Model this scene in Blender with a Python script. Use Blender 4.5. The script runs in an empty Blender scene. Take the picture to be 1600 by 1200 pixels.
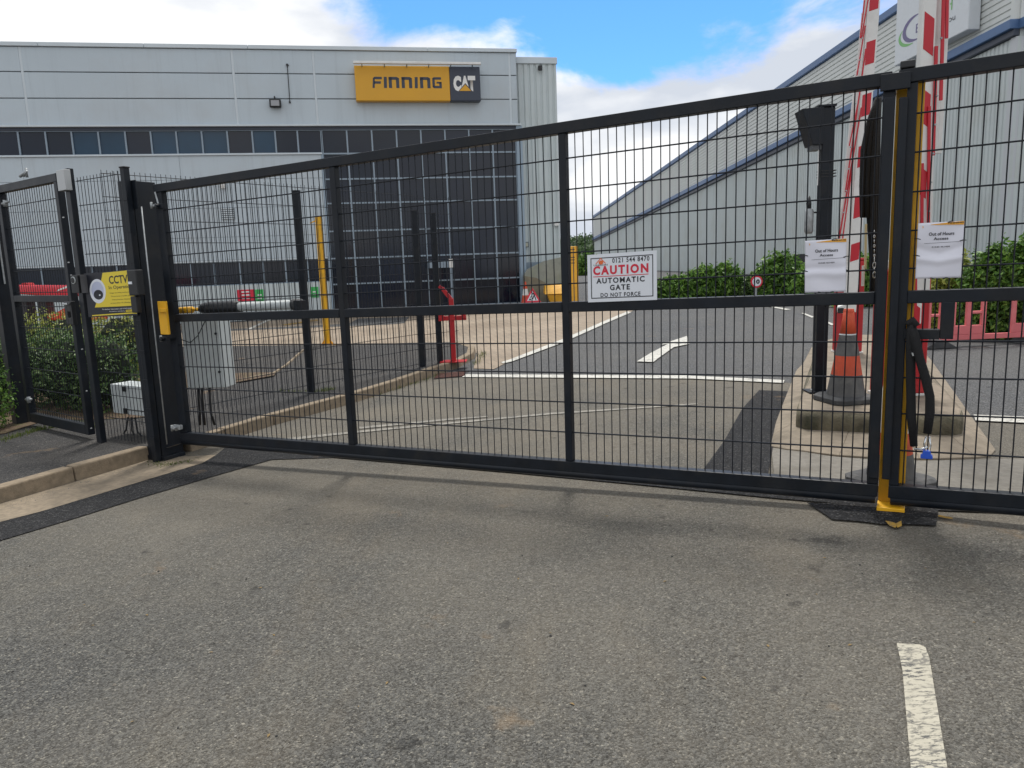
import bpy, bmesh, math, random
from mathutils import Vector, Matrix, Euler, noise as mnoise
random.seed(7)
R = math.radians
C = bpy.context.scene.collection
scn = bpy.context.scene

# ---------------------------------------------------------------- camera
FPX, HOR, ROLL, CAMH = 1180.0, 408.0, R(2.0), 1.55
pt_ = math.atan((600-HOR)/FPX)
cF = Vector((0, math.cos(pt_), -math.sin(pt_)))
r0 = Vector((1, 0, 0)); u0 = Vector((0, math.sin(pt_), math.cos(pt_)))
cR = math.cos(ROLL)*r0 - math.sin(ROLL)*u0
cU = math.sin(ROLL)*r0 + math.cos(ROLL)*u0
O_ = Vector((0, 0, CAMH))
cd = bpy.data.cameras.new('camera'); cam = bpy.data.objects.new('camera', cd); C.objects.link(cam)
m = Matrix((cR, cU, -cF)).transposed().to_4x4(); m.translation = O_
cam.matrix_world = m
cd.sensor_width = 36; cd.lens = FPX/1600*36; cd.clip_end = 2000; cd.clip_start = .05
scn.camera = cam
# ---------------------------------------------------------------- light
SUN_EL, SUN_AZ = R(65), R(10)      # azimuth from +Y towards +X
w = bpy.data.worlds.new('World'); scn.world = w; w.use_nodes = True
def world():
    nt = w.node_tree; N = nt.nodes; L = nt.links; N.clear()
    out = N.new('ShaderNodeOutputWorld'); bg = N.new('ShaderNodeBackground'); bg.inputs[1].default_value = .11
    sky = N.new('ShaderNodeTexSky'); sky.sky_type = 'NISHITA'; sky.sun_disc = False
    sky.sun_elevation = SUN_EL; sky.sun_rotation = SUN_AZ; sky.air_density = 1.0; sky.dust_density = .3; sky.ozone_density = 2.0
    tc = N.new('ShaderNodeTexCoord')
    mp = N.new('ShaderNodeMapping'); mp.inputs['Scale'].default_value = (1, 1, 2.3); mp.inputs['Location'].default_value = (.33, .1, .2)
    L.new(tc.outputs['Generated'], mp.inputs[0])
    n1 = N.new('ShaderNodeTexNoise'); n1.inputs['Scale'].default_value = 3.4; n1.inputs['Detail'].default_value = 12; n1.inputs['Roughness'].default_value = .58
    n1.inputs['Distortion'].default_value = .35
    L.new(mp.outputs[0], n1.inputs[0])
    # a clear gap in the cloud, as a region of the sky
    def gap(px, py, rx, ry):
        d = (cF*FPX+cR*(px-800)-cU*(py-600)).normalized()
        s = N.new('ShaderNodeVectorMath'); s.operation = 'SUBTRACT'; s.inputs[1].default_value = d
        L.new(tc.outputs['Generated'], s.inputs[0])
        q = N.new('ShaderNodeVectorMath'); q.operation = 'MULTIPLY'; q.inputs[1].default_value = (1/rx, 1/rx, 1/ry)
        L.new(s.outputs[0], q.inputs[0])
        l = N.new('ShaderNodeVectorMath'); l.operation = 'LENGTH'; L.new(q.outputs[0], l.inputs[0])
        r = N.new('ShaderNodeMapRange'); r.inputs[1].default_value = .1; r.inputs[2].default_value = 1.0
        r.inputs[3].default_value = 1; r.inputs[4].default_value = 0; r.interpolation_type = 'SMOOTHSTEP'
        L.new(l.outputs['Value'], r.inputs[0]); return r.outputs[0]
    def mth(op, a, b):
        n = N.new('ShaderNodeMath'); n.operation = op
        for i, v in enumerate((a, b)):
            if isinstance(v, (int, float)): n.inputs[i].default_value = v
            else: L.new(v, n.inputs[i])
        return n.outputs[0]
    g = mth('MAXIMUM', mth('MAXIMUM', gap(960, 50, .24, .12), mth('MULTIPLY', gap(1130, 10, .26, .10), .72)), mth('MULTIPLY', gap(760, -20, .32, .10), .75))
    cov = mth('SUBTRACT', mth('ADD', n1.outputs[0], .20), mth('MULTIPLY', g, .30))
    mr = N.new('ShaderNodeMapRange'); mr.interpolation_type = 'SMOOTHSTEP'
    mr.inputs[1].default_value = .42; mr.inputs[2].default_value = .585; L.new(cov, mr.inputs[0])
    # cloud shading: brighter edges and greyer bellies
    n2 = N.new('ShaderNodeTexNoise'); n2.inputs['Scale'].default_value = 3.6; n2.inputs['Detail'].default_value = 9
    mp2 = N.new('ShaderNodeMapping'); mp2.inputs['Scale'].default_value = (1, 1, 2.6); mp2.inputs['Location'].default_value = (2.3, .7, .45)
    L.new(tc.outputs['Generated'], mp2.inputs[0]); L.new(mp2.outputs[0], n2.inputs[0])
    cr = N.new('ShaderNodeValToRGB')
    cr.color_ramp.elements[0].position = .40; cr.color_ramp.elements[0].color = (3.9, 4.2, 4.7, 1)
    cr.color_ramp.elements[1].position = .56; cr.color_ramp.elements[1].color = (6.2, 6.25, 6.3, 1)
    L.new(n2.outputs[0], cr.inputs[0])
    tint = N.new('ShaderNodeMix'); tint.data_type = 'RGBA'; tint.blend_type = 'MULTIPLY'; tint.inputs[0].default_value = 1
    L.new(sky.outputs[0], tint.inputs[6]); tint.inputs[7].default_value = (.40, .74, 1.18, 1)
    mx = N.new('ShaderNodeMix'); mx.data_type = 'RGBA'
    L.new(mr.outputs[0], mx.inputs[0]); L.new(tint.outputs[2], mx.inputs[6]); L.new(cr.outputs[0], mx.inputs[7])
    L.new(mx.outputs[2], bg.inputs[0]); L.new(bg.outputs[0], out.inputs[0])
world()
sd = bpy.data.lights.new('sun', 'SUN'); sd.energy = 2.0; sd.angle = R(10); sd.color = (1, .96, .9)
so = bpy.data.objects.new('sun', sd); C.objects.link(so)
sv = Vector((math.sin(SUN_AZ)*math.cos(SUN_EL), math.cos(SUN_AZ)*math.cos(SUN_EL), math.sin(SUN_EL)))
so.rotation_euler = (-sv).to_track_quat('-Z', 'Y').to_euler(); so.location = (0, 0, 30)
scn.view_settings.view_transform = 'Standard'; scn.view_settings.look = 'None'
scn.view_settings.gamma = 1; scn.view_settings.exposure = .66; scn.view_settings.use_curve_mapping = False
scn.render.engine = 'CYCLES'

# ---------------------------------------------------------------- measuring helpers
GX0, GX1, GMAX = -3.2, 1.9, .24
def gz(x): return GMAX*min(1, max(0, (x-GX0)/(GX1-GX0)))
def ray(px, py):
    d = cF*FPX+cR*(px-800)-cU*(py-600); return d/d.y
def G(px, py, dz=0):
    d = ray(px, py); z = 0
    for i in range(50):
        t = (z-CAMH)/d.z; p = O_+d*t; z = .5*z+.5*(gz(p.x)+dz)
    return Vector((p.x, p.y, gz(p.x)+dz))
def at(px, py, Y): return O_+ray(px, py)*Y
def pl(px, py, A, n):
    d = ray(px, py); return O_+d*((A-O_).dot(n)/d.dot(n))
class Fr:
    """a local frame: along r, up u, out n"""
    def __init__(s, O, r, u=Vector((0, 0, 1))):
        s.O = Vector(O); s.r = Vector(r).normalized(); s.u = Vector(u).normalized(); s.n = s.r.cross(s.u).normalized()
    def __call__(s, a, b, c=0): return s.O+s.r*a+s.u*b+s.n*c
    def px(s, x, y, c=0):
        p = pl(x, y, s.O+s.n*c, s.n)-s.O; return p.dot(s.r), p.dot(s.u)
    def rot(s): return Matrix((s.r, s.n*-1, s.u)).transposed().to_euler()
# ---------------------------------------------------------------- materials
MATS = {}
def mat(name, col, rough=.6, metal=0, var=0, vscale=6, bump=0, bscale=40, spec=.5, dirt=None, dirt_amt=0, dscale=1.5, coat=0):
    if name in MATS: return MATS[name]
    M = bpy.data.materials.new(name); M.use_nodes = True; nt = M.node_tree; N = nt.nodes; L = nt.links
    b = N['Principled BSDF']; b.inputs['Base Color'].default_value = (*col, 1); b.inputs['Roughness'].default_value = rough
    b.inputs['Metallic'].default_value = metal; b.inputs['Specular IOR Level'].default_value = spec
    if coat: b.inputs['Coat Weight'].default_value = coat
    tc = N.new('ShaderNodeTexCoord'); src = None
    if var or dirt:
        n = N.new('ShaderNodeTexNoise'); n.inputs['Scale'].default_value = vscale; n.inputs['Detail'].default_value = 6; L.new(tc.outputs['Object'], n.inputs[0])
        r = N.new('ShaderNodeValToRGB'); r.color_ramp.elements[0].position = .3; r.color_ramp.elements[1].position = .7
        r.color_ramp.elements[0].color = (*[c*(1-var) for c in col], 1); r.color_ramp.elements[1].color = (*[min(1, c*(1+var)) for c in col], 1)
        L.new(n.outputs[0], r.inputs[0]); src = r.outputs[0]
        if dirt:
            n2 = N.new('ShaderNodeTexNoise'); n2.inputs['Scale'].default_value = dscale; n2.inputs['Detail'].default_value = 8; n2.inputs['Roughness'].default_value = .65
            L.new(tc.outputs['Object'], n2.inputs[0])
            mr = N.new('ShaderNodeMapRange'); mr.inputs[1].default_value = .5; mr.inputs[2].default_value = .72; mr.inputs[4].default_value = dirt_amt
            L.new(n2.outputs[0], mr.inputs[0])
            mx = N.new('ShaderNodeMix'); mx.data_type = 'RGBA'; L.new(mr.outputs[0], mx.inputs[0]); L.new(src, mx.inputs[6]); mx.inputs[7].default_value = (*dirt, 1)
            src = mx.outputs[2]
        L.new(src, b.inputs['Base Color'])
        rr = N.new('ShaderNodeMapRange'); rr.inputs[3].default_value = max(.02, rough-.08); rr.inputs[4].default_value = min(1, rough+.12); L.new(n.outputs[0], rr.inputs[0]); L.new(rr.outputs[0], b.inputs['Roughness'])
    if name in ('facade_panel', 'warehouse_sheet', 'warehouse_upper_sheet', 'corrugated_grey', 'base', 'box_grey'):
        mp = N.new('ShaderNodeMapping'); mp.inputs['Scale'].default_value = (3.2, 3.2, .16); L.new(tc.outputs['Object'], mp.inputs[0])
        n5 = N.new('ShaderNodeTexNoise'); n5.inputs['Scale'].default_value = 1.6; n5.inputs['Detail'].default_value = 7; n5.inputs['Roughness'].default_value = .7; L.new(mp.outputs[0], n5.inputs[0])
        m5 = N.new('ShaderNodeMapRange'); m5.inputs[1].default_value = .52; m5.inputs[2].default_value = .78; m5.inputs[4].default_value = .40; L.new(n5.outputs[0], m5.inputs[0])
        x5 = N.new('ShaderNodeMix'); x5.data_type = 'RGBA'; L.new(m5.outputs[0], x5.inputs[0]); L.new(src, x5.inputs[6]); x5.inputs[7].default_value = (*[c*.66 for c in col], 1); L.new(x5.outputs[2], b.inputs['Base Color'])
    if bump:
        n = N.new('ShaderNodeTexNoise'); n.inputs['Scale'].default_value = bscale; n.inputs['Detail'].default_value = 5; L.new(tc.outputs['Object'], n.inputs[0])
        bp = N.new('ShaderNodeBump'); bp.inputs['Strength'].default_value = bump; bp.inputs['Distance'].default_value = .01; L.new(n.outputs[0], bp.inputs['Height']); L.new(bp.outputs[0], b.inputs['Normal'])
    MATS[name] = M; return M
def asphalt(name, base, dust, dust_amt, light, scale=95, speck=.5, bump=.5, far=0):
    M = bpy.data.materials.new(name); M.use_nodes = True; nt = M.node_tree; N = nt.nodes; L = nt.links
    b = N['Principled BSDF']; b.inputs['Roughness'].default_value = .88; b.inputs['Specular IOR Level'].default_value = .3
    tc = N.new('ShaderNodeTexCoord')
    def mixc(f, a, c, blend='MIX'):
        mx = N.new('ShaderNodeMix'); mx.data_type = 'RGBA'; mx.blend_type = blend
        for i, v in ((0, f), (6, a), (7, c)):
            if isinstance(v, tuple): mx.inputs[i].default_value = (*v, 1)
            elif isinstance(v, (int, float)): mx.inputs[i].default_value = v
            else: L.new(v, mx.inputs[i])
        return mx.outputs[2]
    def nz(sc, det=6, ro=.6, lo=.4, hi=.65, stretch=None):
        n = N.new('ShaderNodeTexNoise'); n.inputs['Scale'].default_value = sc; n.inputs['Detail'].default_value = det; n.inputs['Roughness'].default_value = ro
        if stretch:
            mp = N.new('ShaderNodeMapping'); mp.inputs['Scale'].default_value = stretch; mp.inputs['Rotation'].default_value = (0, 0, .35); L.new(tc.outputs['Object'], mp.inputs[0]); L.new(mp.outputs[0], n.inputs[0])
        else: L.new(tc.outputs['Object'], n.inputs[0])
        r = N.new('ShaderNodeMapRange'); r.inputs[1].default_value = lo; r.inputs[2].default_value = hi; L.new(n.outputs[0], r.inputs[0]); return r.outputs[0]
    v = N.new('ShaderNodeTexVoronoi'); v.inputs['Scale'].default_value = scale; L.new(tc.outputs['Object'], v.inputs[0])
    sep = N.new('ShaderNodeSeparateColor'); L.new(v.outputs['Color'], sep.inputs[0])
    r = N.new('ShaderNodeValToRGB'); e = r.color_ramp.elements
    e[0].position = 0; e[0].color = (*[c*(1-.75*speck) for c in base], 1); e[1].position = 1; e[1].color = (*[c*1.8 for c in light], 1)
    for pos, c in ((.45, [x*.9 for x in base]), (.8, [x*(1+.55*speck) for x in base]), (.95, light)):
        k = e.new(pos); k.color = (*c, 1)
    L.new(sep.outputs[0], r.inputs[0])
    col = r.outputs[0]
    n3 = nz(38, 3, .7, .35, .7); col = mixc(n3, mixc(1, col, (.62, .62, .64), 'MULTIPLY'), col)
    f = nz(.55, 8, .62, .36, .68)
    fm = N.new('ShaderNodeMath'); fm.operation = 'MULTIPLY'; L.new(f, fm.inputs[0]); fm.inputs[1].default_value = dust_amt
    col = mixc(fm.outputs[0], col, mixc(.55, col, dust))
    f2 = nz(1.6, 8, .7, .52, .72, (1, .35, 1)); f2m = N.new('ShaderNodeMath'); f2m.operation = 'MULTIPLY'; L.new(f2, f2m.inputs[0]); f2m.inputs[1].default_value = dust_amt*.45
    col = mixc(f2m.outputs[0], col, mixc(.6, col, (dust[0]*.9, dust[1]*.78, dust[2]*.62)))
    f3 = nz(.9, 5, .6, .5, .75); col = mixc(f3, col, mixc(1, col, (.93, .935, .95), 'MULTIPLY'))
    if name == 'worn_asphalt':   # tan dust blown up against the gate line, inside and outside
        dt = N.new('ShaderNodeVectorMath'); dt.operation = 'DOT_PRODUCT'; dt.inputs[1].default_value = (-.468, -.884, 0); L.new(tc.outputs['Object'], dt.inputs[0])
        dn = N.new('ShaderNodeMapRange'); dn.interpolation_type = 'SMOOTHSTEP'; dn.inputs[1].default_value = -4.12; dn.inputs[2].default_value = -1.7; dn.inputs[3].default_value = 1; dn.inputs[4].default_value = 0; L.new(dt.outputs['Value'], dn.inputs[0])
        dm = N.new('ShaderNodeMath'); dm.operation = 'MULTIPLY'; L.new(dn.outputs[0], dm.inputs[0]); L.new(nz(1.3, 7, .6, .25, .62), dm.inputs[1])
        col = mixc(dm.outputs[0], col, mixc(.32, col, (.28, .24, .18)))
    pit = nz(85, 3, .8, .56, .66); col = mixc(pit, col, mixc(1, col, (.45, .45, .46), 'MULTIPLY'))
    spot = nz(7, 2, .4, .70, .76); col = mixc(spot, col, mixc(1, col, (.62, .62, .63), 'MULTIPLY'))
    og = nz(2.3, 5, .6, .66, .80); col = mixc(og, col, mixc(.5, col, (.34, .22, .11)))
    wv = N.new('ShaderNodeTexNoise'); wv.inputs['Scale'].default_value = 3; wv.inputs['Detail'].default_value = 5; L.new(tc.outputs['Object'], wv.inputs[0])
    wa = N.new('ShaderNodeVectorMath'); wa.operation = 'SCALE'; wa.inputs['Scale'].default_value = .35; L.new(wv.outputs['Color'], wa.inputs[0])
    wb = N.new('ShaderNodeVectorMath'); wb.operation = 'ADD'; L.new(tc.outputs['Object'], wb.inputs[0]); L.new(wa.outputs[0], wb.inputs[1])
    ck = N.new('ShaderNodeTexVoronoi'); ck.feature = 'DISTANCE_TO_EDGE'; ck.inputs['Scale'].default_value = .75; L.new(wb.outputs[0], ck.inputs[0])
    cr_ = N.new('ShaderNodeMapRange'); cr_.inputs[1].default_value = .0015; cr_.inputs[2].default_value = .005; cr_.inputs[3].default_value = 1; cr_.inputs[4].default_value = 0; L.new(ck.outputs[0], cr_.inputs[0])
    cm_ = N.new('ShaderNodeMath'); cm_.operation = 'MULTIPLY'; L.new(cr_.outputs[0], cm_.inputs[0]); L.new(nz(1.1, 3, .5, .60, .72), cm_.inputs[1])
    col = mixc(cm_.outputs[0], col, mixc(1, col, (.5, .5, .5), 'MULTIPLY'))
    L.new(col, b.inputs['Base Color'])
    bp = N.new('ShaderNodeBump'); bp.inputs['Strength'].default_value = bump; bp.inputs['Distance'].default_value = .006; bp.invert = True
    n4 = N.new('ShaderNodeTexNoise'); n4.inputs['Scale'].default_value = 60; n4.inputs['Detail'].default_value = 4; L.new(tc.outputs['Object'], n4.inputs[0])
    ad = N.new('ShaderNodeMath'); ad.operation = 'SUBTRACT'; L.new(v.outputs['Distance'], ad.inputs[0]); L.new(n4.outputs[0], ad.inputs[1])
    L.new(ad.outputs[0], bp.inputs['Height']); L.new(bp.outputs[0], b.inputs['Normal'])
    MATS[name] = M; return M
NAVY = mat('gate_paint', (.0068, .0100, .0155), .42, spec=.30, var=.25, vscale=9, bump=.06, bscale=60, dirt=(.034, .031, .027), dirt_amt=.4, dscale=5)
NAVYW = mat('wire_paint', (.008, .011, .017), .5, spec=.3)
BLK = mat('black_plastic', (.012, .013, .015), .45, var=.2)
GALV = mat('galvanised', (.36, .38, .39), .5, .6, var=.2, vscale=30)
STEEL = mat('brushed_steel', (.62, .64, .66), .25, .9)
YEL = mat('yellow_paint', (.80, .42, .012), .45, var=.1, dirt=(.30, .16, .03), dirt_amt=.5, dscale=9)
YEL2 = mat('bin_yellow', (.78, .40, .03), .5, var=.12)
RED = mat('red_paint', (.42, .010, .016), .38, var=.15, dirt=(.25, .03, .03), dirt_amt=.4)
REDB = mat('red_reflective', (.50, .012, .026), .45)
WHITE = mat('white_paint', (.72, .72, .70), .45, var=.05, dirt=(.45, .44, .40), dirt_amt=.4, dscale=5)
PAPER = mat('paper', (.74, .74, .82), .35, coat=.3)
ORANGE = mat('cone_orange', (.56, .075, .028), .55, var=.2, dirt=(.25, .06, .03), dirt_amt=.5, dscale=14)
CONEG = mat('cone_grey', (.10, .10, .10), .7, var=.3, dirt=(.2, .19, .17), dirt_amt=.4, dscale=12)
CONER = mat('cone_rubber', (.05, .052, .055), .75, var=.3, dirt=(.14, .135, .13), dirt_amt=.6, dscale=10)
BOXG = mat('box_grey', (.56, .60, .60), .5, var=.04, dirt=(.4, .41, .38), dirt_amt=.35, dscale=4)
PINK = mat('faded_pink_plastic', (.70, .17, .18), .6, var=.15, vscale=3, dirt=(.72, .30, .27), dirt_amt=.6)
CLAD = mat('facade_panel', (.47, .54, .59), .42, var=.03, vscale=.7, dirt=(.40, .41, .41), dirt_amt=.35, dscale=.5)
CLADT = mat('facade_trim', (.55, .61, .65), .4, var=.04, vscale=2)
CORR = mat('corrugated_grey', (.53, .59, .60), .45, var=.04, vscale=.8, dirt=(.42, .43, .40), dirt_amt=.35, dscale=.6)
CORR2 = mat('warehouse_sheet', (.50, .545, .545), .5, var=.04, vscale=.6, dirt=(.40, .40, .34), dirt_amt=.4, dscale=.5)
CORR3 = mat('warehouse_upper_sheet', (.60, .62, .60), .5, var=.04, vscale=.5)
BLUE = mat('blue_trim', (.075, .145, .29), .45, var=.08)
BACK = mat('joint_backing', (.13, .15, .17), .8)
MULL = mat('mullion', (.24, .30, .36), .35, .2, var=.05)
DARK = mat('dark_recess', (.02, .021, .024), .8)
CONC = mat('kerb_concrete', (.235, .185, .128), .9, var=.2, vscale=22, bump=.4, bscale=80, dirt=(.15, .125, .09), dirt_amt=.75, dscale=3)
CONC2 = mat('island_concrete', (.245, .205, .155), .9, var=.16, vscale=16, bump=.35, bscale=70, dirt=(.13, .11, .08), dirt_amt=.9, dscale=3)
PAD = mat('pale_concrete', (.19, .178, .155), .92, var=.15, vscale=30, bump=.3, bscale=90, dirt=(.12, .108, .088), dirt_amt=.85, dscale=3.5)
SAND = mat('sandy_concrete', (.235, .19, .135), .92, var=.2, vscale=25, bump=.3, bscale=90, dirt=(.13, .108, .08), dirt_amt=.9, dscale=5)
SOIL = mat('soil', (.10, .065, .04), .95, var=.4, vscale=40, bump=.8, bscale=60, dirt=(.12, .12, .04), dirt_amt=.8, dscale=8)
SIGNY = mat('sign_yellow', (.80, .62, .03), .4)
SIGNG = mat('finning_yellow', (.66, .34, .02), .45, var=.04, vscale=1)
SIGNN = mat('sign_navy', (.035, .045, .07), .45)
SIGNW = mat('sign_white', (.76, .79, .84), .35)
SIGNR = mat('sign_red', (.65, .02, .05), .4)
SIGNO = mat('sign_orange', (.80, .16, .04), .4)
INK = mat('ink', (.01, .012, .02), .5)
GREENS = mat('sign_green', (.05, .42, .10), .4)
STONE_W = mat('white_letter', (.78, .78, .76), .5)
BLUEP = mat('blue_plastic', (.02, .09, .55), .4)
FABRIC = mat('black_sleeve', (.008, .008, .009), .85, bump=.6, bscale=150)
BARK = mat('bark', (.07, .05, .035), .9, var=.3, bump=.5)
WATERP = mat('purple_letter', (.11, .09, .22), .4)
GREENL = mat('green_letter', (.15, .42, .12), .4)
RUST = mat('rusty_iron', (.10, .04, .03), .85, var=.4, vscale=40, bump=.3)
def glass(name, col, rough=.06, var=.25):
    M = mat(name, col, rough, var=var, vscale=.6, spec=.42)
    return M
GL1 = glass('glass_dark', (.006, .011, .022)); GL2 = glass('glass_navy', (.008, .013, .026)); GL3 = glass('glass_blue', (.012, .045, .085)); GL4 = glass('glass_grey', (.010, .012, .020))
ASPA = asphalt('worn_asphalt', (.112, .112, .104), (.24, .215, .17), .7, (.20, .19, .16), 165, .9, .95)
ASPB = asphalt('yard_asphalt', (.112, .115, .118), (.18, .17, .15), .4, (.20, .20, .195), 140, .85, .8)
ASPP = asphalt('pavement_asphalt', (.048, .049, .051), (.12, .105, .085), .5, (.14, .13, .12), 170, .8, .6)
TAR = asphalt('fresh_tar', (.017, .018, .021), (.04, .038, .034), .2, (.075, .074, .072), 130, .9, 1.0)
def worn_paint(name, col, wear, under=(.09, .088, .082)):
    M = bpy.data.materials.new(name); M.use_nodes = True; nt = M.node_tree; N = nt.nodes; L = nt.links; b = N['Principled BSDF']; b.inputs['Roughness'].default_value = .8
    tc = N.new('ShaderNodeTexCoord')
    def noi(sc, st, lo, hi, det=6):
        mp = N.new('ShaderNodeMapping'); mp.inputs['Scale'].default_value = st; L.new(tc.outputs['Object'], mp.inputs[0])
        n = N.new('ShaderNodeTexNoise'); n.inputs['Scale'].default_value = sc; n.inputs['Detail'].default_value = det; n.inputs['Roughness'].default_value = .75; L.new(mp.outputs[0], n.inputs[0])
        r = N.new('ShaderNodeMapRange'); r.inputs[1].default_value = lo; r.inputs[2].default_value = hi; L.new(n.outputs[0], r.inputs[0]); return r.outputs[0]
    cr1 = noi(24, (1, 3.2, 1), .60-wear*.10, .635-wear*.10); cr2 = noi(2.6, (1, 1, 1), .40, .50)
    mpv = N.new('ShaderNodeMapping'); mpv.inputs['Scale'].default_value = (.35, 1, 1); L.new(tc.outputs['Object'], mpv.inputs[0])
    nv = N.new('ShaderNodeTexNoise'); nv.inputs['Scale'].default_value = 16; nv.inputs['Detail'].default_value = 4; L.new(tc.outputs['Object'], nv.inputs[0])
    sv_ = N.new('ShaderNodeVectorMath'); sv_.operation = 'SCALE'; sv_.inputs['Scale'].default_value = .06; L.new(nv.outputs['Color'], sv_.inputs[0])
    av_ = N.new('ShaderNodeVectorMath'); av_.operation = 'ADD'; L.new(mpv.outputs[0], av_.inputs[0]); L.new(sv_.outputs[0], av_.inputs[1])
    v = N.new('ShaderNodeTexVoronoi'); v.feature = 'DISTANCE_TO_EDGE'; v.inputs['Scale'].default_value = 7; L.new(av_.outputs[0], v.inputs[0])
    vr = N.new('ShaderNodeMapRange'); vr.inputs[1].default_value = .008; vr.inputs[2].default_value = .022; vr.inputs[3].default_value = 1; vr.inputs[4].default_value = 0; L.new(v.outputs[0], vr.inputs[0])
    m1 = N.new('ShaderNodeMath'); m1.operation = 'MULTIPLY'; L.new(cr1, m1.inputs[0]); L.new(cr2, m1.inputs[1])
    m2 = N.new('ShaderNodeMath'); m2.operation = 'MULTIPLY'; L.new(vr.outputs[0], m2.inputs[0]); m2.inputs[1].default_value = .75*min(1, wear*1.6)
    mm = N.new('ShaderNodeMath'); mm.operation = 'MAXIMUM'; L.new(m1.outputs[0], mm.inputs[0]); L.new(m2.outputs[0], mm.inputs[1])
    n2 = noi(30, (1, 1, 1), .3, .7)
    a = N.new('ShaderNodeMix'); a.data_type = 'RGBA'; L.new(n2, a.inputs[0]); a.inputs[6].default_value = (*[c*.82 for c in col], 1); a.inputs[7].default_value = (*col, 1)
    x = N.new('ShaderNodeMix'); x.data_type = 'RGBA'; L.new(mm.outputs[0], x.inputs[0]); L.new(a.outputs[2], x.inputs[6]); x.inputs[7].default_value = (*under, 1)
    L.new(x.outputs[2], b.inputs['Base Color']); MATS[name] = M; return M
LINE = worn_paint('road_paint', (.46, .43, .345), .95)
LINE2 = worn_paint('stop_line_paint', (.58, .57, .52), .5)
LINE3 = worn_paint('faint_line_paint', (.30, .28, .24), .9)
YPAINT = worn_paint('yellow_spray', (.45, .26, .03), 1.0)
def paving():
    M = bpy.data.materials.new('block_paving'); M.use_nodes = True; nt = M.node_tree; N = nt.nodes; L = nt.links; b = N['Principled BSDF']; b.inputs['Roughness'].default_value = .85
    tc = N.new('ShaderNodeTexCoord'); mp = N.new('ShaderNodeMapping'); mp.inputs['Rotation'].default_value = (0, 0, R(35)); L.new(tc.outputs['Object'], mp.inputs[0])
    br = N.new('ShaderNodeTexBrick'); br.inputs['Scale'].default_value = 1; br.inputs['Brick Width'].default_value = .2; br.inputs['Row Height'].default_value = .1; br.inputs['Mortar Size'].default_value = .006
    br.inputs['Color1'].default_value = (.36, .285, .21, 1); br.inputs['Color2'].default_value = (.30, .245, .185, 1); br.inputs['Mortar'].default_value = (.13, .11, .085, 1)
    L.new(mp.outputs[0], br.inputs[0])
    n = N.new('ShaderNodeTexNoise'); n.inputs['Scale'].default_value = .5; n.inputs['Detail'].default_value = 7; L.new(tc.outputs['Object'], n.inputs[0])
    mx = N.new('ShaderNodeMix'); mx.data_type = 'RGBA'; mx.blend_type = 'MULTIPLY'
    r = N.new('ShaderNodeValToRGB'); r.color_ramp.elements[0].position = .3; r.color_ramp.elements[0].color = (.72, .70, .68, 1); r.color_ramp.elements[1].position = .65; r.color_ramp.elements[1].color = (1, 1, 1, 1)
    L.new(n.outputs[0], r.inputs[0]); mx.inputs[0].default_value = 1; L.new(br.outputs[0], mx.inputs[6]); L.new(r.outputs[0], mx.inputs[7]); L.new(mx.outputs[2], b.inputs['Base Color'])
    bp = N.new('ShaderNodeBump'); bp.inputs['Strength'].default_value = .6; bp.inputs['Distance'].default_value = .01; bp.invert = True; L.new(br.outputs['Fac'], bp.inputs['Height']); L.new(bp.outputs[0], b.inputs['Normal'])
    MATS['paving'] = M; return M
PAVE = paving()
def leafmat(name, c0, c1, c2):
    M = bpy.data.materials.new(name); M.use_nodes = True; nt = M.node_tree; N = nt.nodes; L = nt.links; b = N['Principled BSDF']; b.inputs['Roughness'].default_value = .5
    g = N.new('ShaderNodeNewGeometry'); r = N.new('ShaderNodeValToRGB'); e = r.color_ramp.elements
    e[0].color = (*c0, 1); e[1].color = (*c2, 1); k = e.new(.5); k.color = (*c1, 1)
    L.new(g.outputs['Random Per Island'], r.inputs[0]); L.new(r.outputs[0], b.inputs['Base Color'])
    tr = N.new('ShaderNodeBsdfTranslucent'); L.new(r.outputs[0], tr.inputs[0]); ms = N.new('ShaderNodeMixShader'); ms.inputs[0].default_value = .3
    L.new(b.outputs[0], ms.inputs[1]); L.new(tr.outputs[0], ms.inputs[2]); L.new(ms.outputs[0], N['Material Output'].inputs[0])
    MATS[name] = M; return M
LEAFD = leafmat('leaf_dark', (.02, .05, .014), (.065, .135, .035), (.19, .28, .09))
LEAFM = leafmat('leaf_mid', (.022, .06, .010), (.085, .20, .025), (.24, .40, .07))
LEAFY = leafmat('leaf_yellow', (.12, .17, .025), (.27, .31, .05), (.42, .42, .11))
LEAFH = leafmat('leaf_hill', (.025, .05, .02), (.05, .095, .03), (.09, .15, .05))
GRASS = leafmat('grass', (.05, .08, .015), (.11, .15, .03), (.20, .22, .06))

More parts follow.
